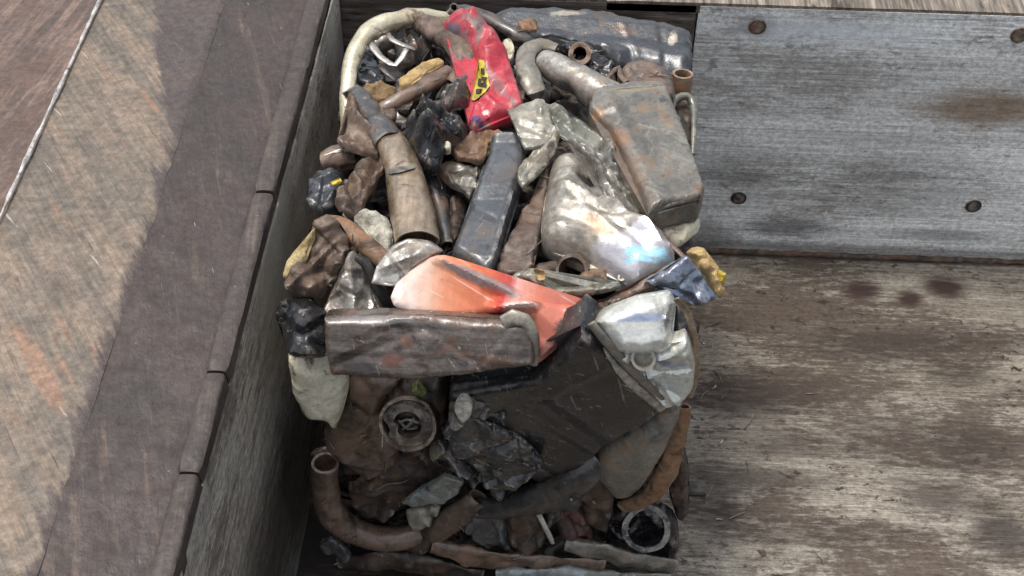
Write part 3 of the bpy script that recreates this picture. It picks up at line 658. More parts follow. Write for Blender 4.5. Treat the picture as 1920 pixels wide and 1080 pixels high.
def stain_or_glint(o, seg, hw, col, k=.9, frq=30, nz=.9, rough=None, met=None, soft=(1.15, .6)):
    # a patch of rust, bare metal, paint or painted reflection along a line on one piece (seg and half width in photograph pixels), held in the piece's own coordinates
    bpy.context.view_layer.update(); inv = o.matrix_world.inverted(); o0 = inv @ Vector(CAM); P = []
    for x, y in ((seg[0], seg[1]), (seg[2], seg[3])):
        ok, l, _, _ = o.ray_cast(o0, (inv.to_3x3() @ Vector(ray(x, y))).normalized())
        if not ok: l = inv @ Vector(hit(x, y, o.matrix_world.translation, np.array(o.matrix_world.col[2][:3])))
        P.append(l)
    c = (P[0] + P[1]) / 2; dv = P[1] - P[0]; m = o.data.materials[0]
    if m.users > 1: m = m.copy(); o.data.materials[0] = m
    b = NB.__new__(NB); b.m = m; b.t = m.node_tree; b.b = [n for n in b.t.nodes if n.type == 'BSDF_PRINCIPLED'][0]
    tc = b.n('ShaderNodeTexCoord'); mp = b.n('ShaderNodeMapping'); mp.vector_type = 'TEXTURE'; w = hw * ppm(o.matrix_world @ c)
    mp.inputs['Location'].default_value = c; mp.inputs['Rotation'].default_value = (0, 0, math.atan2(dv.y, dv.x)); mp.inputs['Scale'].default_value = (dv.length / 2 + w * .5, w, 1)
    b.l(tc.outputs['Object'], mp.inputs[0]); ln = b.n('ShaderNodeVectorMath'); ln.operation = 'LENGTH'; b.l(mp.outputs[0], ln.inputs[0])
    n2 = b.noise(b.coord(rnd=False), frq, 9, .72, .4)
    v = b.math('ADD', ln.outputs['Value'], b.math('MULTIPLY', b.math('SUBTRACT', n2, .5), nz * 2)); f = b.ramp(v, soft[0], soft[1], 0, k)
    ci = b.b.inputs['Base Color']; src = ci.links[0].from_socket
    tint = b.mix(1.0, RGB(col), b.mix(b.ramp(n2, .3, .7), (.7, .7, .7, 1), (1.25, 1.25, 1.25, 1)), 'MULTIPLY'); b.l(b.mix(f, src, tint), ci)
    for nm, val in (('Roughness', rough), ('Metallic', met)):
        if val is None: continue
        i = b.b.inputs[nm]; x = b.n('ShaderNodeMix'); b.l(f, x.inputs[0])
        if i.links: b.l(i.links[0].from_socket, x.inputs[2])
        else: x.inputs[2].default_value = i.default_value
        x.inputs[3].default_value = val; b.l(x.outputs[0], i)

# ------------------------------------------------------------------ the scrap pieces that can be told apart
PI_, MU, SH, WO, BR = 'exhaust pipe', 'muffler', 'sheet metal', 'insulation', 'bracket'
# --- back left corner
pipe('exhaust_pipe', [(650, 262, 9, -.09), (652, 200, 14, -.05), (655, 140, 15, -.02), (669, 92, 18, 0), (702, 54, 20, .01), (748, 37, 20, .01), (800, 32, 17, .0), (850, 36, 14, -.02)], cream,
     crump=.003, seed=3, flat=.9, label='cream coloured steel pipe bent in a big arc at the back left corner', cat=PI_)
pipe('bent_strip', [(694, 78, 7, .0), (702, 92, 7, .0), (718, 110, 6, -.005), (741, 122, 5, -.005), (752, 110, 5, 0), (762, 92, 5, .01)], silver, flat=.45, crump=.001,
     label='V shaped bright steel strip inside the arc of the cream pipe', cat=BR)
pipe('bent_strip', [(727, 62, 4, .0), (735, 74, 5, .01), (755, 84, 5, .01), (778, 92, 4, .0)], silver, flat=.5, crump=.001,
     label='short curved bright steel strip lying above the V shaped strip', cat=BR)
pipe('bent_strip', [(710, 122, 4, -.02), (722, 134, 4, -.01), (742, 150, 4, -.02)], greydk, flat=.5, crump=.001,
     label='thin dark steel strip with light edge above the tan wool', cat=BR)
panel('sheet_scrap', [(740, 60), (775, 52), (810, 70), (800, 105), (775, 118), (745, 112)], greydk, lift=-.045, th=.03, ridge=.02, crump=.01, seed=12,
      label='dark crumpled sheet behind the bright strips under the cream arc', cat=SH)
panel('sheet_scrap', [(668, 95), (695, 70), (705, 110), (725, 150), (690, 158), (668, 150)], blackpl, lift=-.06, th=.02, ridge=.01, seed=13,
      label='blue black sheet in the hollow beside the cream arc', cat=SH)
pipe('exhaust_pipe', [(770, 48, 12, -.03), (800, 48, 21, .0), (838, 68, 25, .02), (868, 100, 25, .03), (870, 132, 22, .02), (850, 160, 20, 0)], rustbr, crump=.006, seed=5, flat=.85,
     label='rust brown elbow pipe running beside the red pipe', cat=PI_)
pipe('exhaust_pipe', [(700, 212, 20, -.02), (735, 190, 21, .0), (790, 161, 20, .01), (843, 134, 16, .01)], brownsm, crump=.004, seed=6, flat=.7,
     label='dull brown flattened pipe below the tan wool strip', cat=PI_)
panel('insulation_chunk', [(749, 151), (765, 138), (783, 128), (802, 116), (822, 111), (832, 118), (812, 130), (790, 142), (770, 158), (754, 162)], tan, lift=.015, th=.018, crump=.006, freq=40, jag=.005,
      label='tan wool strip squeezed out above the dull brown pipe', cat=WO)
panel('insulation_chunk', [(676, 172), (688, 158), (700, 164), (712, 154), (728, 160), (743, 168), (738, 182), (712, 190), (684, 188)], brwool, lift=.0, th=.02, crump=.008, freq=40, jag=.006,
      label='brownish yellow wool tuft left of the tan wool strip', cat=WO)
panel('sheet_scrap', [(664, 168), (672, 158), (690, 184), (735, 184), (745, 205), (735, 222), (700, 212), (668, 196)], rustbr, lift=-.01, th=.02, crump=.006, seed=8,
      label='rusty flap with torn edge under the brownish wool tuft', cat=SH)
# --- dark crushed pipe and shiny dark lump
panel('exhaust_pipe', [(852, 142), (872, 136), (889, 142), (887, 176), (874, 204), (845, 214), (808, 216), (776, 222), (784, 200), (812, 176)], greydk, lift=.02, th=.04, rnd=.05, crump=.012, ridge=.018, freq=18, seed=21, long=(790, 215, 880, 150),
      sheet=True, crease=20, label='dark crumpled pipe end with pale scuffs left of the red pipe', cat=PI_)
panel('muffler', [(762, 232), (778, 218), (808, 214), (838, 220), (862, 220), (882, 234), (868, 256), (842, 268), (834, 300), (812, 322), (792, 312), (776, 286), (762, 258)], blackgl, lift=.03, th=.04, rnd=.05, crump=.014, ridge=.03, freq=16, seed=22,
      sheet=True, crease=24, label='glossy black crumpled lump with white scuffs beneath the red pipe', cat='scrap lump')
panel('plastic_plug', [(829, 268), (836, 264), (844, 268), (845, 276), (838, 281), (830, 277)], whitedk, lift=.075, th=.012, rnd=.014, crump=.001, crease=0, label='tiny round white plug on the glossy black lump', cat='plug')
pipe('exhaust_pipe', [(796, 300, 19, -.01), (812, 345, 18, -.01), (828, 395, 16, -.02), (838, 462, 14, -.03)], greydk, crump=.005, seed=24,
     label='thin dark pipe running down from the glossy black lump', cat=PI_)
# --- red pipe with badge
rp = panel('exhaust_pipe', [(832, 42), (845, 30), (872, 28), (905, 42), (932, 64), (950, 92), (962, 130), (976, 170), (982, 196), (950, 208), (912, 222), (890, 236), (878, 220), (884, 200), (900, 180), (904, 150), (898, 118), (888, 92), (868, 70), (846, 58)], red,
      lift=.035, th=.045, rnd=.05, crump=.006, ridge=.010, freq=11, seed=31, folds=[(880, 100, 965, 96, .012, .018), (880, 80, 950, 82, -.008, .02)], label='crushed red painted pipe with yellow and black badge', cat=PI_)
stain_or_glint(rp, (905, 120, 950, 180), 12, '#8d7a77', .6, 22); stain_or_glint(rp, (840, 50, 864, 66), 8, '#4a4a58', .9); stain_or_glint(rp, (885, 222, 900, 226), 10, '#43356a', .85); stain_or_glint(rp, (906, 212, 914, 210), 6, '#d3c9c4', .9, nz=.4)
bpy.context.view_layer.update()
badge_y = metal('badge_yellow', '#cdb84a', '#b8a644', '#8b8570', .2, met=0, rough=.5, dirt=.1, edge=0)
badge_k = metal('badge_black', '#1f1d1b', '#2a2724', None, met=0, rough=.5, dirt=0, edge=0)
bd_ = decal('badge', rp, [(899, 112), (908, 114), (914, 140), (918, 162), (906, 178), (890, 190), (884, 188), (890, 172), (900, 150)], badge_y, .0025, 3, jag=.6, label='yellow badge with black angular marks')
for q in ([(903, 128), (909, 130), (908, 140), (903, 138)], [(905, 144), (913, 146), (911, 152), (904, 150)], [(900, 156), (913, 158), (911, 164), (898, 162)], [(893, 168), (905, 168), (901, 175), (892, 176)], [(898, 148), (903, 147), (899, 162), (895, 160)], [(908, 152), (912, 153), (910, 160), (906, 159)]):
    decal('badge_mark', bd_, q, badge_k, .0018, 2, jag=.5)
# --- back right: black plate, hook, pipes
bp = panel('sheet_scrap', [(905, 34), (935, 18), (1000, 12), (1080, 14), (1140, 20), (1205, 36), (1262, 46), (1296, 60), (1297, 152), (1270, 140), (1236, 118), (1200, 112), (1158, 112), (1122, 98), (1080, 78), (1010, 74), (955, 66), (920, 52)], blackpl, lift=.0, th=.025, rnd=.05, crump=.004, ridge=.002, freq=7, seed=41,
      folds=[(980, 66, 1160, 100, .016, .03), (960, 30, 1250, 60, .012, .05), (1160, 100, 1290, 130, -.015, .04)], sheet=True, crease=2, label='big blue black bent plate along the back edge', cat=SH)
stain_or_glint(bp, (1030, 24, 1090, 24), 13, '#b5ab98', .9, 45, 1.3); stain_or_glint(bp, (1265, 60, 1260, 84), 9, '#b5ab98', .9, 45, 1.2); stain_or_glint(bp, (1150, 50, 1190, 62), 14, '#6a5648', .7)
bpy.context.view_layer.update()
pipe('exhaust_pipe', [(855, 16, 9, .02), (880, 20, 12, .03), (925, 40, 14, .03), (975, 68, 15, .02), (1000, 84, 12, .0)], greydk, crump=.004, seed=42, flat=.8, label='dark green grey bar between red pipe and black plate', cat=PI_)
stub('pipe_clamp', 851, 14, 'T', .05, (0.2, -.7, .7), 9, .04, blackgl, label='small black ring at the far end of the red pipe', cat='ring')
panel('insulation_chunk', [(943, 78), (958, 74), (964, 92), (960, 112), (950, 108)], whitedk, lift=.0, th=.02, label='small cream scrap wedged right of the red pipe', cat='scrap piece')
panel('sheet_scrap', [(972, 38), (1005, 36), (1008, 50), (978, 54)], rustor, lift=.035, th=.008, label='small orange rust flake on the black back plate', cat='rust flake')
pipe('hanger_hook', [(1044, 90, 10, .04), (1015, 84, 16, .04), (990, 96, 18, .04), (984, 118, 17, .04), (994, 146, 20, .03), (1004, 172, 18, .02), (1006, 186, 12, .0)], khaki, crump=.004, seed=44, flat=.5, label='grey hook shaped bracket left of the silver pipe', cat=BR)
pipe('bent_strip', [(968, 124, 4, .02), (976, 144, 4, .02), (988, 166, 5, .02), (992, 174, 4, .02)], silver, flat=.5, crump=.001, label='narrow bright strip left of the hook shaped bracket', cat=BR)
pipe('exhaust_pipe', [(1022, 118, 26, .02), (1050, 132, 29, .03), (1090, 155, 32, .035), (1130, 178, 35, .03), (1175, 205, 35, .02)], silver, crump=.003, seed=45, open0=False, label='shiny silver pipe running under the grey box muffler', cat=PI_)
stub('exhaust_pipe', 1087, 100, 'T', .065, (-.05, -.75, .65), 22, .13, rustor, wall=.011, crump=.001, label='short rusty pipe with open round mouth by the black plate', cat=PI_)
panel('sheet_scrap', [(1050, 88), (1075, 80), (1130, 102), (1150, 125), (1140, 150), (1110, 135), (1080, 118)], blackgl, lift=.0, th=.02, ridge=.012, seed=46, label='black crumpled sheet behind the open rusty pipe mouth', cat=SH)
panel('muffler', [(1158, 138), (1170, 122), (1195, 114), (1228, 118), (1254, 134), (1268, 160), (1262, 180), (1220, 185), (1180, 175)], brownsm, lift=.01, th=.05, rnd=.06, crump=.004, seed=47, label='rounded brown muffler shell above the grey box muffler', cat=MU)
pipe('bent_strip', [(1135, 150, 4, .05), (1148, 136, 4, .055), (1160, 126, 5, .055), (1163, 142, 5, .05), (1175, 154, 6, .05)], rustbr, crump=.001, flat=.6, label='little rusty hook between silver pipe and brown shell', cat=BR)
stub('exhaust_pipe', 1280, 138, 'T', .03, (.02, .15, .95), 20, .12, rustor, wall=.006, crump=.001, label='short upright rusty pipe at the back right corner', cat=PI_)
pipe('hanger_rod', [(1262, 262, 5, -.03), (1260, 205, 6, .0), (1268, 184, 7, .01), (1288, 180, 7, .01), (1300, 196, 7, .0), (1301, 240, 6, -.01), (1299, 290, 5, -.03)], greenst, crump=.001, label='U shaped steel rod at the right edge beside the box muffler', cat=BR)
panel('sheet_scrap', [(1262, 195), (1285, 188), (1296, 210), (1296, 280), (1285, 285), (1268, 235)], rustdk, lift=-.03, th=.02, seed=49, label='dark brown sheet inside the U shaped rod', cat=SH)
# --- grey box muffler
bm_ = panel('muffler', [(1104, 208), (1110, 180), (1118, 172), (1180, 160), (1242, 158), (1249, 164), (1256, 182), (1282, 246), (1306, 312), (1320, 356), (1312, 376), (1258, 386), (1216, 406), (1204, 376), (1176, 312), (1142, 246)], greyol, lift=.07, th=.034, back=.05, rnd=.016, crump=.003, ridge=.004, freq=7, seed=51, tens=.05, crease=5,
      folds=[(1140, 190, 1240, 395, .008, .03)], long=(1180, 165, 1265, 385), label='large grey box muffler with rusty left side', cat=MU)
pipe('rolled_seam', [(1112, 184, 5, .092), (1126, 175, 6, .098), (1180, 166, 6, .100), (1238, 164, 6, .098), (1250, 172, 5, .092)], greyol, crump=.001, seg=10, parent=bm_)
pipe('rolled_seam', [(1216, 400, 4, .086), (1258, 384, 5, .092), (1308, 374, 5, .088)], rustdk, crump=.001, seg=10, parent=bm_)
stain_or_glint(bm_, (1120, 200, 1222, 398), 22, '#665647', .8, 26, .9); stain_or_glint(bm_, (1150, 248, 1176, 268), 15, '#8a664a', .6, 40, .9); stain_or_glint(bm_, (1116, 206, 1124, 216), 11, '#94714f', .7, 40, .7); stain_or_glint(bm_, (1190, 300, 1205, 350), 12, '#75604b', .35, 40, .9); stain_or_glint(bm_, (1235, 190, 1262, 250), 12, '#8d7558', .5, 30); stain_or_glint(bm_, (1120, 172, 1245, 162), 8, '#8b8164', .7, 40)
bpy.context.view_layer.update()
panel('muffler_end', [(1222, 412), (1258, 394), (1311, 380), (1312, 418), (1290, 438), (1268, 446), (1240, 434)], whitedk, lift=.01, th=.03, crump=.006, ridge=.008, seed=53, label='cream end piece sticking out below the grey box muffler', cat=MU)
pipe('bent_strip', [(1212, 402, 5, .05), (1232, 428, 5, .05), (1262, 462, 5, .05), (1290, 490, 4, .05)], brownsm, crump=.001, flat=.6, label='thin brown strip running down from the box muffler corner', cat=BR)
# --- folded khaki plate and its arms
panel('bracket_plate', [(951, 206), (975, 196), (1002, 190), (1022, 190), (1034, 222), (1048, 250), (1030, 264), (1005, 276), (985, 276), (968, 244)], khaki, lift=.085, th=.007, rnd=.005, crump=.006, ridge=.006, freq=12, seed=61, tens=.1, tilt=(.1, .1), label='square khaki folded plate right of the red pipe', cat=BR)
panel('bracket_plate', [(1002, 278), (1030, 264), (1048, 250), (1044, 278), (1022, 308), (1004, 332), (980, 342), (970, 326), (978, 300)], khaki, lift=.075, th=.007, rnd=.006, crump=.005, ridge=.008, seed=62, tens=.15, folds=[(1040, 256, 990, 330, .012, .015)], label='drooping khaki tongue below the square folded plate', cat=BR)
panel('bracket_plate', [(1024, 192), (1046, 196), (1076, 212), (1112, 240), (1142, 264), (1140, 284), (1100, 276), (1066, 264), (1048, 252), (1036, 224)], greenst, lift=.06, th=.007, rnd=.008, crump=.006, ridge=.008, seed=63, tens=.15, folds=[(1040, 205, 1135, 275, .016, .02)], label='grey folded arm leading from khaki plate to the box muffler', cat=BR)
panel('bracket_plate', [(1062, 268), (1105, 274), (1142, 282), (1158, 318), (1176, 356), (1198, 392), (1198, 418), (1172, 418), (1146, 396), (1128, 358), (1110, 316), (1084, 288)], greyol, lift=.055, th=.007, rnd=.008, crump=.008, ridge=.012, seed=64, freq=16, tens=.15, folds=[(1075, 270, 1190, 405, .014, .015), (1120, 280, 1165, 400, -.012, .015)], label='long grey crushed arm along the rusty side of the box muffler', cat=BR)
# --- silver crumpled muffler and chrome
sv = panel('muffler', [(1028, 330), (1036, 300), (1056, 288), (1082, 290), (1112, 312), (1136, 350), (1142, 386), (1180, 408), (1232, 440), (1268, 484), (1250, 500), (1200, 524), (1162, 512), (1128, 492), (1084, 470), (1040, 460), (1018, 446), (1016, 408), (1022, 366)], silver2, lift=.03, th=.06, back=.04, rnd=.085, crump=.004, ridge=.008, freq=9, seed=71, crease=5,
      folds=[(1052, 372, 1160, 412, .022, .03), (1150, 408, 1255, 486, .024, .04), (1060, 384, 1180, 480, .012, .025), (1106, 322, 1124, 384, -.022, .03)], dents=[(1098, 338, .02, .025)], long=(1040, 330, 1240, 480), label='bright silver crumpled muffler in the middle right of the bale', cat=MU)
stain_or_glint(sv, (1160, 462, 1240, 466), 5, '#cfe9f3', .8, 40, 1.1, .2, .2); stain_or_glint(sv, (1166, 476, 1256, 482), 8, '#aee8fb', .95, 40, 1.2, .18, .1); stain_or_glint(sv, (1172, 492, 1230, 490), 6, '#a3dcf2', .9, 40, 1.2, .18, .1); stain_or_glint(sv, (1090, 400, 1150, 450), 12, '#bf9d80', .6, 20); stain_or_glint(sv, (1085, 330, 1112, 345), 14, '#33312e', .85, 35, .7)  # cyan streaks are a sky reflection painted into the colour
bpy.context.view_layer.update()
fl_ = panel('bracket_plate', [(1142, 500), (1160, 510), (1200, 518), (1240, 502), (1222, 522), (1190, 538), (1160, 540), (1142, 526)], silver, lift=.02, th=.02, crump=.006, ridge=.008, seed=73, label='small silver flange with a bolt below the silver muffler', cat=BR)
stub('bolt_head', 1165, 520, 'T', .052, (0, -.5, .8), 7, .02, whitedk, crump=0, wall=.004, parent=fl_)
panel('sheet_scrap', [(1214, 528), (1244, 508), (1288, 480), (1304, 494), (1322, 518), (1350, 558), (1330, 566), (1306, 573), (1288, 552), (1262, 542), (1230, 540)], chromed, s='E', lift=.05, th=.016, rnd=.012, crump=.006, ridge=.010, freq=14, seed=74, tens=.1, tilt=(-.15, .2), folds=[(1240, 520, 1320, 565, .01, .02)], label='blue tinted chrome plate sticking out at the right edge', cat=SH)
panel('sheet_scrap', [(1096, 600), (1100, 580), (1146, 560), (1190, 534), (1250, 498), (1272, 488), (1262, 510), (1232, 540), (1200, 556), (1150, 574), (1120, 592)], brownsm, s='E', lift=.04, th=.016, crump=.004, ridge=.006, seed=75, tens=.15, label='brown grey flat arm leading to the chrome plate', cat=SH)
panel('sheet_scrap', [(1060, 575), (1110, 570), (1148, 560), (1166, 562), (1140, 580), (1116, 600), (1096, 612), (1080, 600)], greydk, s='E', lift=.055, th=.018, crump=.008, ridge=.015, seed=76, label='dark crumpled scrap at the tip of the faded red muffler', cat=SH)
panel('insulation_chunk', [(1290, 474), (1300, 464), (1320, 468), (1332, 486), (1346, 500), (1350, 520), (1358, 540), (1354, 558), (1340, 552), (1322, 520), (1304, 498)], tan, s='E', lift=.0, th=.028, crump=.014, freq=38, jag=.010, ridge=.02, seed=77, label='tan wool bursting out behind the chrome plate', cat=WO)
panel('insulation_chunk', [(1334, 512), (1346, 504), (1362, 512), (1360, 528), (1346, 532), (1336, 526)], brightye, s='E', lift=.012, th=.02, crump=.01, freq=50, jag=.007, seed=78, label='bright yellow wool tuft beside the chrome plate', cat=WO)
# --- pipe mouths in the middle
pipe('exhaust_pipe', [(985, 458, 13, -.02), (1020, 470, 15, -.01), (1058, 488, 15, -.02), (1090, 500, 12, -.04)], greenst, crump=.002, label='thin grey pipe above the open round pipe mouth', cat=PI_)
stub('exhaust_pipe', 1072, 507, 'T', .045, (-.25, -.72, .62), 31, .16, rustbr, wall=.006, crump=.001, label='open round pipe mouth in the middle of the bale', cat=PI_)
stub('exhaust_pipe', 1112, 503, 'T', .03, (.25, -.72, .62), 21, .14, rustdk, wall=.005, crump=.001, label='smaller dark pipe mouth right of the open round mouth', cat=PI_)
panel('sheet_scrap', [(1085, 515), (1110, 505), (1138, 510), (1140, 530), (1110, 536), (1085, 536)], rustor, lift=.02, th=.03, seed=80, label='orange rust shell under the two pipe mouths', cat=SH)
pipe('exhaust_pipe', [(985, 520, 14, .0), (1015, 512, 18, .01), (1050, 505, 18, .0)], rustdk, crump=.003, label='short dark brown pipe left of the open round mouth', cat=PI_)
panel('bent_strip', [(952, 524), (972, 508), (1000, 504), (1016, 516), (1030, 534), (1060, 540), (1105, 536), (1156, 528), (1166, 542), (1120, 552), (1070, 562), (1020, 560), (980, 546)], greenst, s='E', lift=.045, th=.02, rnd=.02, crump=.004, ridge=.008, seed=81, folds=[(990, 520, 1030, 550, .012, .015), (1030, 548, 1150, 540, .008, .012)], label='green grey bent strip below the pipe mouths', cat=BR)
panel('insulation_chunk', [(1000, 505), (1020, 508), (1022, 522), (1010, 526)], tan, s='E', lift=.075, th=.008, label='tiny tan flake on the green grey strip', cat=WO)
# --- dark flat muffler, brown strip, rust folds
dm_ = panel('muffler', [(912, 300), (918, 268), (938, 256), (966, 258), (986, 282), (982, 326), (968, 372), (952, 424), (936, 480), (918, 520), (882, 500), (848, 474), (858, 440), (876, 396), (892, 346)], bluegrey, lift=.02, th=.04, rnd=.035, crump=.003, ridge=.003, crease=4, freq=8, seed=91, folds=[(962, 370, 925, 500, .012, .014), (925, 268, 975, 268, .012, .02)], long=(950, 260, 885, 500), label='long dark grey flattened muffler in the middle of the bale', cat=MU)
panel('exhaust_pipe', [(1032, 304), (1026, 352), (1020, 392), (1014, 430), (1004, 470), (1000, 496), (978, 512), (950, 514), (933, 502), (938, 474), (952, 444), (972, 404), (996, 358), (1014, 326)], rustbr, lift=.04, th=.016, rnd=.012, crump=.004, ridge=.004, freq=12, seed=92, tens=.15, long=(1020, 310, 950, 510), sheet=True, crease=10, label='flat rusty brown pipe right of the dark grey muffler', cat=PI_)
panel('sheet_scrap', [(846, 280), (866, 256), (896, 242), (930, 238), (958, 246), (940, 256), (916, 266), (914, 298), (886, 298), (856, 292)], rustor, lift=.035, th=.014, rnd=.008, crump=.006, ridge=.014, freq=15, seed=93, folds=[(912, 240, 912, 300, .014, .018)], label='orange brown folded sheet at the top of the dark grey muffler', cat=SH)
panel('sheet_scrap', [(816, 312), (838, 298), (870, 302), (896, 308), (894, 344), (882, 372), (864, 362), (842, 340)], greyol, lift=.02, th=.012, rnd=.006, crump=.005, seed=94, tens=.1, folds=[(822, 312, 868, 365, .012, .008), (850, 345, 890, 345, -.012, .02)], label='grey triangular panel left of the dark grey muffler', cat=SH)
panel('sheet_scrap', [(846, 365), (862, 362), (878, 376), (866, 420), (852, 450), (842, 430)], rustdk, lift=-.02, th=.02, seed=95, label='dark brown scrap in the gap beside the dark grey muffler', cat=SH)
# --- long steel pipe at left
lp = pipe('exhaust_pipe', [(676, 180, 18, .0), (690, 212, 25, .02), (712, 244, 28, .03), (738, 276, 29, .04), (754, 312, 33, .045), (766, 360, 38, .05), (775, 410, 42, .05), (782, 462, 44, .05)], beige, crump=.003, seed=101, flat=.9, pinch=[(.2, .1, .3)], seg=30, label='long beige steel pipe, crushed at its upper end', cat=PI_)
bpy.context.view_layer.update()
pipe('crushed_end', [(670, 176, 19, .004), (688, 212, 26, .024), (710, 244, 29.5, .034), (731, 270, 30, .042)], greydk, crump=.006, seed=101, flat=.9, parent=lp, label='dark oily crushed upper end')
decal('weld_ring', lp, [(728, 318), (750, 316), (776, 310), (778, 316), (752, 325), (730, 327)], khaki, .003, 3, jag=.5)
# --- left edge pieces
panel('exhaust_pipe', [(652, 186), (664, 176), (672, 206), (680, 236), (704, 258), (718, 272), (706, 286), (676, 290), (648, 284), (632, 270), (646, 250), (654, 220)], rustbr, lift=.025, th=.02, rnd=.018, crump=.008, ridge=.012, freq=14, seed=111, sheet=True, crease=16, label='brown flattened pipe between wall and the long beige pipe', cat=PI_)
panel('sheet_scrap', [(662, 288), (690, 278), (716, 272), (719, 300), (712, 330), (700, 346), (692, 372), (674, 396), (650, 402), (628, 386), (632, 354), (648, 336), (654, 310)], rustbr, lift=.035, th=.02, rnd=.012, crump=.012, ridge=.035, crease=12, freq=16, seed=112, label='crumpled pinkish brown sheet left of the long beige pipe', cat=SH)
pipe('exhaust_pipe', [(612, 304, 20, -.03), (630, 298, 26, -.02), (660, 292, 26, -.02)], brownsm, crump=.003, seed=113, open0=True, label='round brown pipe end poking out at the left edge', cat=PI_)
panel('muffler', [(578, 340), (592, 324), (622, 318), (642, 330), (638, 362), (630, 388), (606, 404), (584, 398), (574, 370)], blackpl, lift=-.02, th=.025, rnd=.03, crump=.006, ridge=.012, seed=114, sheet=True, crease=14, label='black box scrap at the left edge by the wall', cat='scrap box')
panel('paint_flake', [(620, 342), (636, 334), (640, 340), (626, 346)], brightye, lift=.03, th=.004, back=.004, label='small yellow flake on the black box scrap', cat='flake')
panel('insulation_chunk', [(664, 408), (690, 396), (714, 404), (730, 416), (736, 444), (730, 474), (712, 464), (690, 436)], whwool, lift=.02, th=.025, crump=.012, freq=36, ridge=.02, jag=.006, seed=115, label='white crumpled fibre packing beside the long beige pipe', cat=WO)
pipe('exhaust_pipe', [(612, 408, 9, .03), (628, 414, 13, .05), (654, 432, 17, .05), (690, 464, 19, .045), (724, 494, 17, .03)], rustor, crump=.003, seed=116, flat=.8, open0=True, wall=.004, label='orange rust pipe crossing below the white fibre packing', cat=PI_)
panel('muffler', [(588, 412), (612, 404), (632, 416), (646, 440), (652, 470), (640, 512), (618, 556), (598, 574), (562, 566), (540, 546), (534, 516), (556, 492), (574, 450)], rustbr, s='E', lift=-.03, th=.04, rnd=.03, crump=.012, ridge=.03, freq=13, seed=117, folds=[(590, 500, 640, 495, .015, .02)], sheet=True, crease=20, label='crushed brown muffler at the left edge with wool spilling out', cat=MU)
panel('insulation_chunk', [(532, 520), (538, 490), (552, 470), (572, 448), (588, 428), (590, 448), (576, 472), (574, 490), (556, 500), (544, 524)], yell, s='E', lift=-.005, th=.02, crump=.010, freq=40, jag=.006, seed=118, label='pale yellow wool along the left edge of the crushed brown muffler', cat=WO)
panel('sheet_scrap', [(652, 480), (664, 470), (676, 496), (688, 530), (702, 566), (716, 594), (660, 598), (602, 592), (612, 560), (638, 524)], silver, s='E', lift=.0, th=.02, rnd=.014, crump=.006, ridge=.014, freq=10, seed=119, folds=[(658, 478, 668, 590, .016, .025)], sheet=True, crease=10, label='dull silver cone shaped sheet left of the black hose', cat=SH)
pipe('rubber_hose', [(668, 482, 7, .05), (684, 492, 10, .05), (694, 512, 11, .045), (712, 548, 11, .03), (738, 592, 11, .01)], rubber, s='E', crump=.002, label='bent black hose left of the faded red muffler', cat='hose')
pipe('bent_strip', [(688, 506, 9, .03), (702, 538, 8, .02), (722, 570, 8, .01), (744, 592, 8, .0)], rustdk, s='E', crump=.002, label='dark brown strip under the faded red muffler', cat=BR)
# --- faded red muffler with white collar
rm_ = panel('muffler', [(732, 556), (744, 530), (768, 508), (800, 484), (838, 478), (884, 496), (930, 522), (980, 550), (1030, 568), (1076, 572), (1112, 568), (1092, 598), (1056, 626), (1042, 654), (1004, 682), (1002, 640), (992, 604), (970, 584), (940, 588), (890, 592), (846, 596), (796, 592), (764, 584), (740, 574)], salmon, s='E', lift=.075, th=.026, back=.03, rnd=.028, crump=.005, ridge=.007, crease=9, freq=7, seed=122,
      folds=[(820, 480, 985, 562, .014, .018), (930, 576, 1000, 566, .022, .02), (930, 548, 960, 584, -.018, .03), (1000, 572, 1050, 620, .016, .03)], long=(740, 550, 1080, 590), label='faded red flattened muffler with silver collar lying across the front edge', cat=MU)
panel('collar', [(696, 532), (706, 502), (734, 462), (764, 447), (806, 452), (830, 470), (806, 484), (770, 508), (746, 536), (722, 534)], silver, s='E', lift=.065, th=.03, rnd=.014, crump=.003, ridge=.006, tens=.1, seed=121, folds=[(722, 500, 790, 475, .012, .02)], parent=rm_, label='pale silver collar')
stain_or_glint(rm_, (824, 490, 980, 558), 13, '#857c7b', .9, 35, .7); stain_or_glint(rm_, (736, 558, 752, 548), 12, '#e6d9cf', .8); stain_or_glint(rm_, (945, 572, 1010, 570), 7, '#e9d8cf', .8, 25, .5); stain_or_glint(rm_, (1044, 640, 1100, 588), 26, '#2e2624', .95, 30, 1.0); stain_or_glint(rm_, (1006, 670, 1040, 640), 12, '#5d4440', .7)
bpy.context.view_layer.update()
# --- front face, upper row
wm = panel('muffler', [(608, 596), (640, 592), (720, 592), (800, 590), (880, 596), (950, 600), (996, 602), (1003, 640), (1002, 682), (944, 690), (880, 700), (800, 708), (720, 708), (624, 700), (612, 660)], woodish, s='E', lift=.095, th=.042, back=.05, rnd=.026, crump=.004, ridge=.004, crease=7, freq=9, seed=131, tens=.12, tilt=(0, .25), label='long brown streaked muffler lying flat across the front', cat=MU)
stain_or_glint(wm, (640, 600, 780, 600), 8, '#8f8b87', .7, 30); stain_or_glint(wm, (720, 676, 750, 676), 16, '#6d4637', .8); stain_or_glint(wm, (755, 640, 770, 640), 14, '#74503f', .7); stain_or_glint(wm, (640, 690, 700, 690), 14, '#2b2523', .85)
pipe('end_cap', [(944, 604, 13, .145), (962, 594, 15, .15), (984, 600, 13, .15), (998, 624, 10, .14), (1002, 655, 9, .12), (1000, 684, 7, .10)], khaki, s='E', crump=.002, flat=.6, parent=wm)
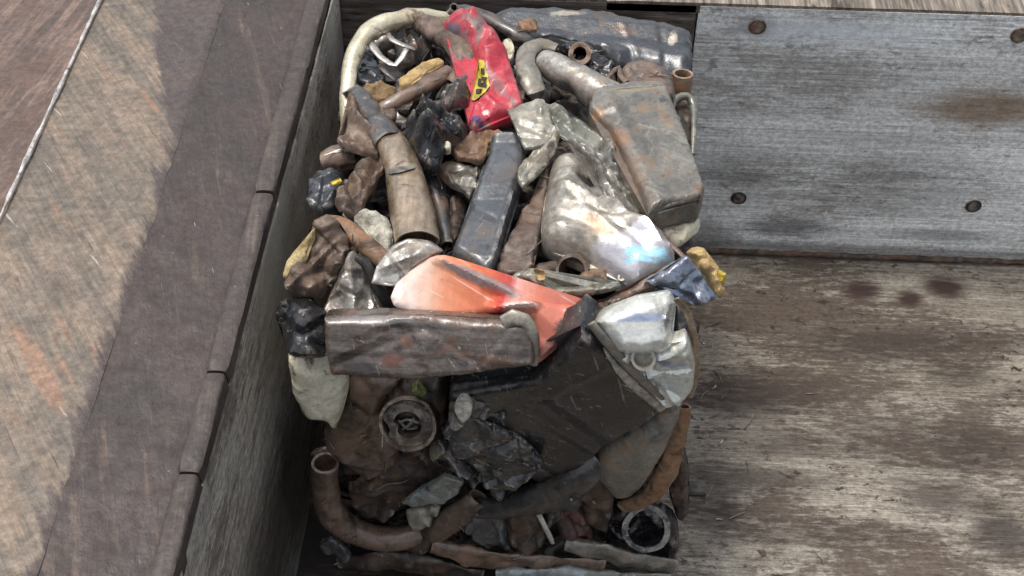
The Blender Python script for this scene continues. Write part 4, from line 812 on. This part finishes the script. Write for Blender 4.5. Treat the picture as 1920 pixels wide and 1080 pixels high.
panel('muffler', [(510, 592), (516, 570), (540, 558), (582, 562), (606, 588), (614, 625), (612, 668), (572, 674), (538, 666), (522, 632)], blackgl, s='E', lift=.02, th=.05, rnd=.06, crump=.006, ridge=.02, freq=11, seed=132, sheet=True, crease=18, label='rounded glossy black scrap at the left front corner', cat='scrap lump')
panel('funnel', [(538, 676), (560, 668), (606, 672), (622, 698), (650, 724), (646, 762), (636, 796), (622, 804), (606, 788), (584, 786), (566, 776), (548, 738)], whitedk, s='F', lift=.03, th=.05, rnd=.07, crump=.001, ridge=.0, crease=0, seed=133, jag=.006, label='soiled white cup below the glossy black scrap', cat='cup')
panel('muffler', [(604, 826), (624, 796), (648, 764), (652, 724), (700, 706), (752, 712), (736, 744), (718, 780), (724, 812), (748, 850), (738, 882), (694, 902), (648, 880), (616, 852)], brownsm, s='F', lift=.02, th=.04, rnd=.06, crump=.004, ridge=.004, freq=7, seed=134, sheet=True, crease=8, label='smooth brown crushed muffler under the soiled white cup', cat=MU)
cp = stub('catalyst_pipe', 764, 796, 'F', .085, (-.08, -.85, .42), 56, .16, rustbr, wall=.007, crump=.003, depth=.05, label='thick rusty pipe with mesh core facing forward', cat=PI_)
stub('mesh_core', 764, 797, 'F', .078, (-.08, -.85, .42), 49, .10, rustdk, wall=.024, crump=.003, parent=cp)
panel('catalyst_shell', [(718, 780), (724, 748), (752, 724), (800, 714), (832, 722), (836, 790), (824, 830), (790, 838)], rustdk, s='F', lift=.02, th=.04, crump=.006, seed=136, label='dark rusty shell behind the thick pipe with mesh core', cat=SH)
for i, q in enumerate(([(745, 795, 3), (762, 786, 3), (785, 792, 3)], [(752, 806, 3), (766, 798, 3), (776, 784, 3)], [(748, 788, 3), (764, 804, 3), (784, 800, 3)])):
    pipe('mesh_wire', [(a, b_, r, .06) for a, b_, r in q], silver, s='F', crump=.001, seg=8, parent=cp)
panel('plant_debris', [(772, 728), (782, 720), (790, 730), (800, 736), (792, 744), (778, 742)], metal('green_debris', '#6d7a3e', '#4f5a2c', None, met=0, rough=.7, dirt=.3), s='F', lift=.06, th=.008, jag=.008, crump=.006, label='bit of green debris on the dark rusty shell', cat='debris')
# --- big black box muffler at the front right, white cap, chrome bands
bb = panel('muffler', [(846, 724), (900, 712), (960, 702), (1004, 688), (1046, 656), (1092, 612), (1116, 626), (1180, 694), (1238, 756), (1200, 784), (1150, 808), (1110, 844), (1060, 888), (1012, 892), (950, 850), (890, 816), (842, 780)], black, s='F', lift=.055, th=.06, back=.05, rnd=.022, crump=.002, ridge=.003, freq=9, seed=141, tens=.15, crease=6, tilt=(.05, .15), long=(860, 800, 1100, 640), folds=[(1000, 690, 1150, 800, .008, .04)], label='large black box muffler with scratched front and white end cap', cat=MU)
cr = panel('sheet_scrap', [(832, 812), (848, 792), (884, 786), (930, 806), (976, 830), (1016, 866), (1008, 892), (972, 912), (938, 934), (914, 922), (892, 886), (856, 856)], blackfo, s='F', lift=.108, th=.012, rnd=.012, crump=.005, ridge=.010, crease=18, freq=18, seed=142, jag=.006, label='grey crumpled foil torn from the black box muffler', cat=SH)
panel('sheet_scrap', [(842, 770), (860, 752), (900, 738), (950, 742), (968, 764), (940, 790), (890, 792), (850, 800)], blackfo, s='F', lift=.11, th=.01, rnd=.012, crump=.010, ridge=.022, crease=14, freq=22, seed=143, jag=.006, label='dark crumpled foil with pale scuffs on the black box muffler', cat=SH)
panel('insulation_chunk', [(852, 766), (862, 750), (878, 750), (886, 766), (880, 784), (864, 786)], whwool, s='F', lift=.13, th=.012, crump=.008, freq=35, jag=.004, label='whitish lump left on the black box muffler', cat=WO)
panel('sheet_scrap', [(806, 846), (820, 830), (846, 842), (880, 868), (906, 890), (892, 900), (858, 886), (826, 866)], blackfo, s='F', lift=.09, th=.012, ridge=.025, crump=.012, freq=24, jag=.006, seed=144, label='torn dark rim left of the grey crumpled foil', cat=SH)
pipe('clamp_band', [(1092, 616, 10, .125), (1120, 654, 11, .135), (1180, 714, 11, .135), (1240, 766, 10, .12)], silver, s='F', flat=.6, crump=.001, parent=bb, label='bright clamp band')
pipe('clamp_band', [(1108, 606, 8, .13), (1138, 642, 9, .14), (1196, 704, 9, .14), (1250, 756, 8, .125)], greyol, s='F', flat=.6, crump=.001, parent=bb, label='dull clamp band')
wc = panel('muffler_cap', [(1112, 604), (1132, 580), (1190, 556), (1256, 544), (1270, 566), (1264, 606), (1262, 650), (1240, 664), (1196, 668), (1160, 660), (1132, 632)], white, s='E', lift=.10, th=.07, back=.05, rnd=.06, crump=.002, ridge=.002, crease=2, seed=151, tens=.2, folds=[(1228, 548, 1240, 590, -.008, .008)], parent=bb, label='white enamelled end cap')
stain_or_glint(wc, (1150, 596, 1248, 594), 10, '#8f9ab4', .8, 30, .8)
bpy.context.view_layer.update()
panel('muffler_cap', [(1160, 664), (1200, 664), (1262, 650), (1288, 640), (1302, 680), (1300, 722), (1284, 744), (1248, 764), (1206, 716)], white, s='F', lift=.12, th=.03, rnd=.03, crump=.008, ridge=.016, freq=12, seed=152, dents=[(1206, 674, .014, .022)], parent=bb, label='dented silver white shell below the cap')
stub('bolt_ring', 1206, 673, 'F', .158, (-.1, -.8, .5), 23, .02, khaki, wall=.005, crump=.001, parent=bb, label='rusty ring pressed into the white shell')
panel('sheet_scrap', [(1262, 560), (1280, 572), (1296, 600), (1284, 632), (1268, 650), (1264, 606)], blackgl, s='E', lift=.07, th=.02, seed=153, label='black sheet painted as the dark opening right of the white cap', cat=SH)  # black sheet stands in for the shade inside the cap's open end
pipe('bent_strip', [(1268, 560, 6, .10), (1290, 590, 6, .10), (1302, 640, 7, .09), (1303, 700, 7, .07), (1292, 745, 6, .05)], beige, s='F', flat=.5, crump=.002, label='thin beige rim curving down right of the white cap', cat='rim')
# --- front face, lower part
panel('muffler', [(1114, 890), (1122, 848), (1158, 812), (1204, 786), (1244, 766), (1280, 758), (1272, 796), (1246, 850), (1212, 904), (1186, 926), (1150, 930)], greyol, s='F', lift=.035, th=.06, rnd=.07, crump=.003, crease=2, seed=161, ridge=.005, freq=8, long=(1130, 900, 1260, 780), label='rounded olive grey pipe below the black box muffler', cat=PI_)
pipe('exhaust_pipe', [(1284, 762, 10, .04), (1276, 800, 15, .045), (1262, 850, 18, .045), (1244, 896, 19, .04), (1214, 932, 18, .035), (1170, 950, 15, .02)], rustor, s='F', flat=.6, crump=.004, seed=162, label='orange rust strip curving down the right front corner', cat=PI_)
pipe('exhaust_pipe', [(1130, 862, 26, .06), (1085, 896, 34, .075), (1030, 928, 34, .075), (960, 948, 28, .06), (900, 958, 22, .05), (840, 978, 18, .04)], greydk, s='F', flat=.7, crump=.006, seed=163, label='black flattened pipe slanting under the black box muffler', cat=PI_)
panel('sheet_scrap', [(1082, 910), (1110, 880), (1136, 906), (1150, 950), (1140, 1000), (1110, 996), (1092, 960)], rustdk, s='F', lift=.03, th=.03, crump=.006, seed=164, label='dark reddish brown plate under the olive grey pipe', cat=SH)
panel('sheet_scrap', [(1046, 966), (1076, 956), (1100, 976), (1112, 1012), (1080, 1026), (1052, 1010)], metal('dark_red_paint', '#5f3b38', '#4a3331', '#3c2f2b', .3, met=0, rough=.5, dirt=.35), s='F', lift=.03, th=.025, crump=.006, ridge=.01, seed=165, label='dark red scrap between the white clip and the round dark hub', cat=SH)
rg = stub('hub', 1212, 992, 'F', .05, (.05, -.72, .6), 46, .12, blackgl, wall=.013, crump=.003, label='glossy black ring shaped hub at the right bottom of the bale', cat='hub')
panel('muffler', [(1132, 986), (1150, 966), (1190, 956), (1240, 960), (1268, 984), (1274, 1030), (1262, 1056), (1200, 1050), (1150, 1024)], blackgl, s='F', lift=.0, th=.04, rnd=.05, crump=.008, ridge=.014, seed=167, sheet=True, crease=14, label='black gloss shell behind the ring shaped hub', cat=SH)
pipe('exhaust_pipe', [(608, 868, 25, .05), (610, 912, 26, .05), (622, 960, 27, .05), (660, 994, 26, .05), (716, 1010, 24, .05), (776, 1004, 22, .04), (812, 990, 20, .03)], brownsm, s='F', open0=True, wall=.006, crump=.003, seed=171, label='brown pipe bent like a hook at the left bottom', cat=PI_)
panel('sheet_scrap', [(650, 920), (700, 890), (770, 850), (820, 866), (850, 896), (800, 930), (760, 950), (720, 975), (670, 968)], rustdk, s='F', lift=.01, th=.03, crump=.005, ridge=.008, seed=172, label='dark brown sheet inside the hook shaped pipe', cat=SH)
panel('sheet_scrap', [(754, 946), (790, 920), (832, 894), (870, 900), (858, 926), (826, 948), (798, 950), (770, 958)], bluepl, s='F', lift=.06, th=.012, rnd=.01, crump=.003, seed=173, tens=.1, label='pale blue grey plate low on the front', cat=SH)
panel('sheet_scrap', [(760, 960), (796, 952), (826, 950), (812, 972), (792, 990), (774, 984)], khaki, s='F', lift=.05, th=.015, ridge=.015, crump=.008, seed=174, label='crumpled khaki bit hanging under the pale blue plate', cat=SH)
pipe('exhaust_pipe', [(770, 1036, 20, .04), (812, 1002, 24, .05), (856, 966, 26, .05), (900, 934, 24, .045)], rustbr, s='F', crump=.004, flat=.7, seed=175, label='dark rusty pipe slanting up right from the hook shaped pipe', cat=PI_)
panel('sheet_scrap', [(868, 994), (884, 974), (906, 962), (944, 960), (944, 996), (956, 1034), (920, 1034), (886, 1018)], bluegrey, s='F', lift=.06, th=.012, crump=.004, ridge=.008, seed=176, tens=.12, label='fan shaped grey sheet low in the front middle', cat=SH)
panel('sheet_scrap', [(946, 970), (980, 958), (1014, 964), (1022, 1010), (1006, 1036), (966, 1034), (950, 1006)], rustdk, s='F', lift=.04, th=.03, crump=.008, ridge=.014, seed=177, label='dark brown folded scrap between grey fan and white clip', cat=SH)
pipe('clip', [(1010, 964, 5, .07), (1020, 984, 5, .075), (1030, 1004, 5, .075), (1036, 1018, 4, .07)], white, s='F', flat=.7, crump=.0005, label='thin white clip standing low on the front', cat='clip')
panel('sheet_scrap', [(1034, 900), (1080, 905), (1096, 940), (1080, 960), (1050, 960), (1026, 990), (1020, 950)], greydk, s='F', lift=.03, th=.03, crump=.006, ridge=.01, seed=178, label='dark sheet right of the white clip', cat=SH)
pipe('exhaust_pipe', [(810, 1022, 20, .06), (870, 1038, 24, .07), (950, 1052, 24, .075), (1040, 1056, 22, .075), (1130, 1066, 22, .07)], brownsm, s='F', flat=(.75, .35), crump=.012, pinch=[(.35, .08, .5), (.7, .06, .4)], seed=181, label='long brown flattened pipe along the bottom edge', cat=PI_)
pipe('exhaust_pipe', [(1060, 1020, 16, .05), (1110, 1032, 20, .06), (1180, 1048, 22, .065), (1262, 1064, 20, .06)], greyol, s='F', flat=(.75, .35), crump=.012, pinch=[(.35, .08, .5), (.7, .06, .4)], seed=182, label='olive flattened pipe at the bottom right below the hub', cat=PI_)
pipe('exhaust_pipe', [(930, 1076, 16, .09), (1010, 1078, 20, .09), (1110, 1084, 20, .09), (1256, 1088, 18, .085)], bluepl, s='F', flat=(.75, .35), crump=.012, pinch=[(.35, .08, .5), (.7, .06, .4)], seed=183, label='pale grey pipe lying lowest along the bottom edge', cat=PI_)
pipe('exhaust_pipe', [(640, 1056, 18, .05), (720, 1050, 24, .06), (800, 1062, 24, .06), (900, 1084, 20, .06)], rustdk, s='F', flat=(.75, .35), crump=.012, pinch=[(.35, .08, .5), (.7, .06, .4)], seed=184, label='dark brown pipe at the bottom left under the hook shaped pipe', cat=PI_)
panel('sheet_scrap', [(600, 1020), (622, 1008), (650, 1030), (660, 1052), (630, 1046), (606, 1034)], bluegrey, s='F', lift=.05, th=.012, ridge=.01, seed=185, label='small grey sheet at the left bottom corner', cat=SH)
panel('sheet_scrap', [(1262, 880), (1284, 850), (1292, 900), (1290, 970), (1272, 980), (1256, 940)], rustdk, s='F', lift=-.02, th=.03, crump=.006, seed=186, label='dark scrap at the right front corner behind the rust strip', cat=SH)
# --- loose shards, flakes and wire ends caught between the pieces: too many and too small to count
def shards(n, mats, name='metal_shards', lab='loose metal shards flakes and wire ends caught between the scrap pieces', box_=(540, 1296, 25, 1062), floor_bits=False):
    bpy.context.view_layer.update(); dg = bpy.context.evaluated_depsgraph_get(); rr = random.Random(77)
    V = []; F = []; MI = []
    for i in range(n * 4):
        if len(MI) > n * 12: break
        px, py = rr.uniform(*box_[:2]), rr.uniform(*box_[2:])
        ok, p, nr, _, ob, _ = SC.ray_cast(dg, Vector(CAM), Vector(ray(px, py)).normalized())
        if not ok or (floor_bits and ob.name != 'floor'): continue
        if floor_bits and rr.random() > math.exp(-(px - 1290) / 110): continue
        if not floor_bits and ob.name.startswith(('wall', 'floor', 'wear', 'inner', 'ledge', 'polished', 'badge')) or (ob.parent and ob.parent.name.startswith('wall')): continue
        nm = ob.data.materials[0].name
        if not floor_bits and not nm.startswith(('rust', 'dark_steel', 'oily', 'black_foil', 'smooth_brown', 'black_gloss')): continue
        t = nr.orthogonal().normalized(); t.rotate(Matrix.Rotation(rr.uniform(0, 6.28), 3, nr)); b_ = nr.cross(t)
        wire = rr.random() < .5; L = rr.uniform(.006, .02) if not wire else rr.uniform(.02, .06); W = rr.uniform(.001, .004) if not wire else .0011
        k = len(V); m = 6; lift = rr.uniform(.0, .004); curl = rr.uniform(-.25, .35) * L; bow = rr.uniform(-.3, .3) * L
        for j in range(m):
            s_ = j / (m - 1) - .5; w_ = W * (1 - .6 * abs(s_ * 2) ** 3 * rr.random()) * rr.uniform(.75, 1.1)
            c = p + t * s_ * L + nr * (lift + .0015 + curl * (s_ * s_) + .002 * rr.random()) + b_ * bow * s_ * s_ * 2
            th_ = .0009 if not wire else .001
            V.extend([c - b_ * w_, c + b_ * w_, c + b_ * w_ - nr * th_ * 2, c - b_ * w_ - nr * th_ * 2])
        mi = rr.choices(range(len(mats)), (4, 3, 3, 2, 1))[0]
        for j in range(m - 1):
            for q in range(4): F.append((k+j*4+q, k+j*4+(q+1) % 4, k+j*4+4+(q+1) % 4, k+j*4+4+q)); MI.append(mi)
        F.append((k, k+1, k+2, k+3)); F.append((k+m*4-4, k+m*4-3, k+m*4-2, k+m*4-1)); MI += [mi, mi]
        if k > n * 24: break
    o = link(name, V, F, mats[0], None, None, 30)
    for x in mats[1:]: o.data.materials.append(x)
    o.data.polygons.foreach_set('material_index', MI[:len(o.data.polygons)])
    return tag(o, lab, 'shards', kind='stuff')
shards(110, [greydk, rustbr, rustdk, greyol, silver])
shards(45, [greydk, rustbr, rustdk, rubber, silver], 'floor_debris', 'small metal flakes and dirt lying on the floor right of the bale', (1270, 1700, 480, 1075), True)
c_ = on_z(1307, 918, 0)
tag(box('slot_stand_in', (c_[0], c_[1], .006), (.022, .02, .006), rubber), 'small dark tab standing in for a floor slot right of the bale', 'tab')  # raised tab added in place of a dark slot in the floor
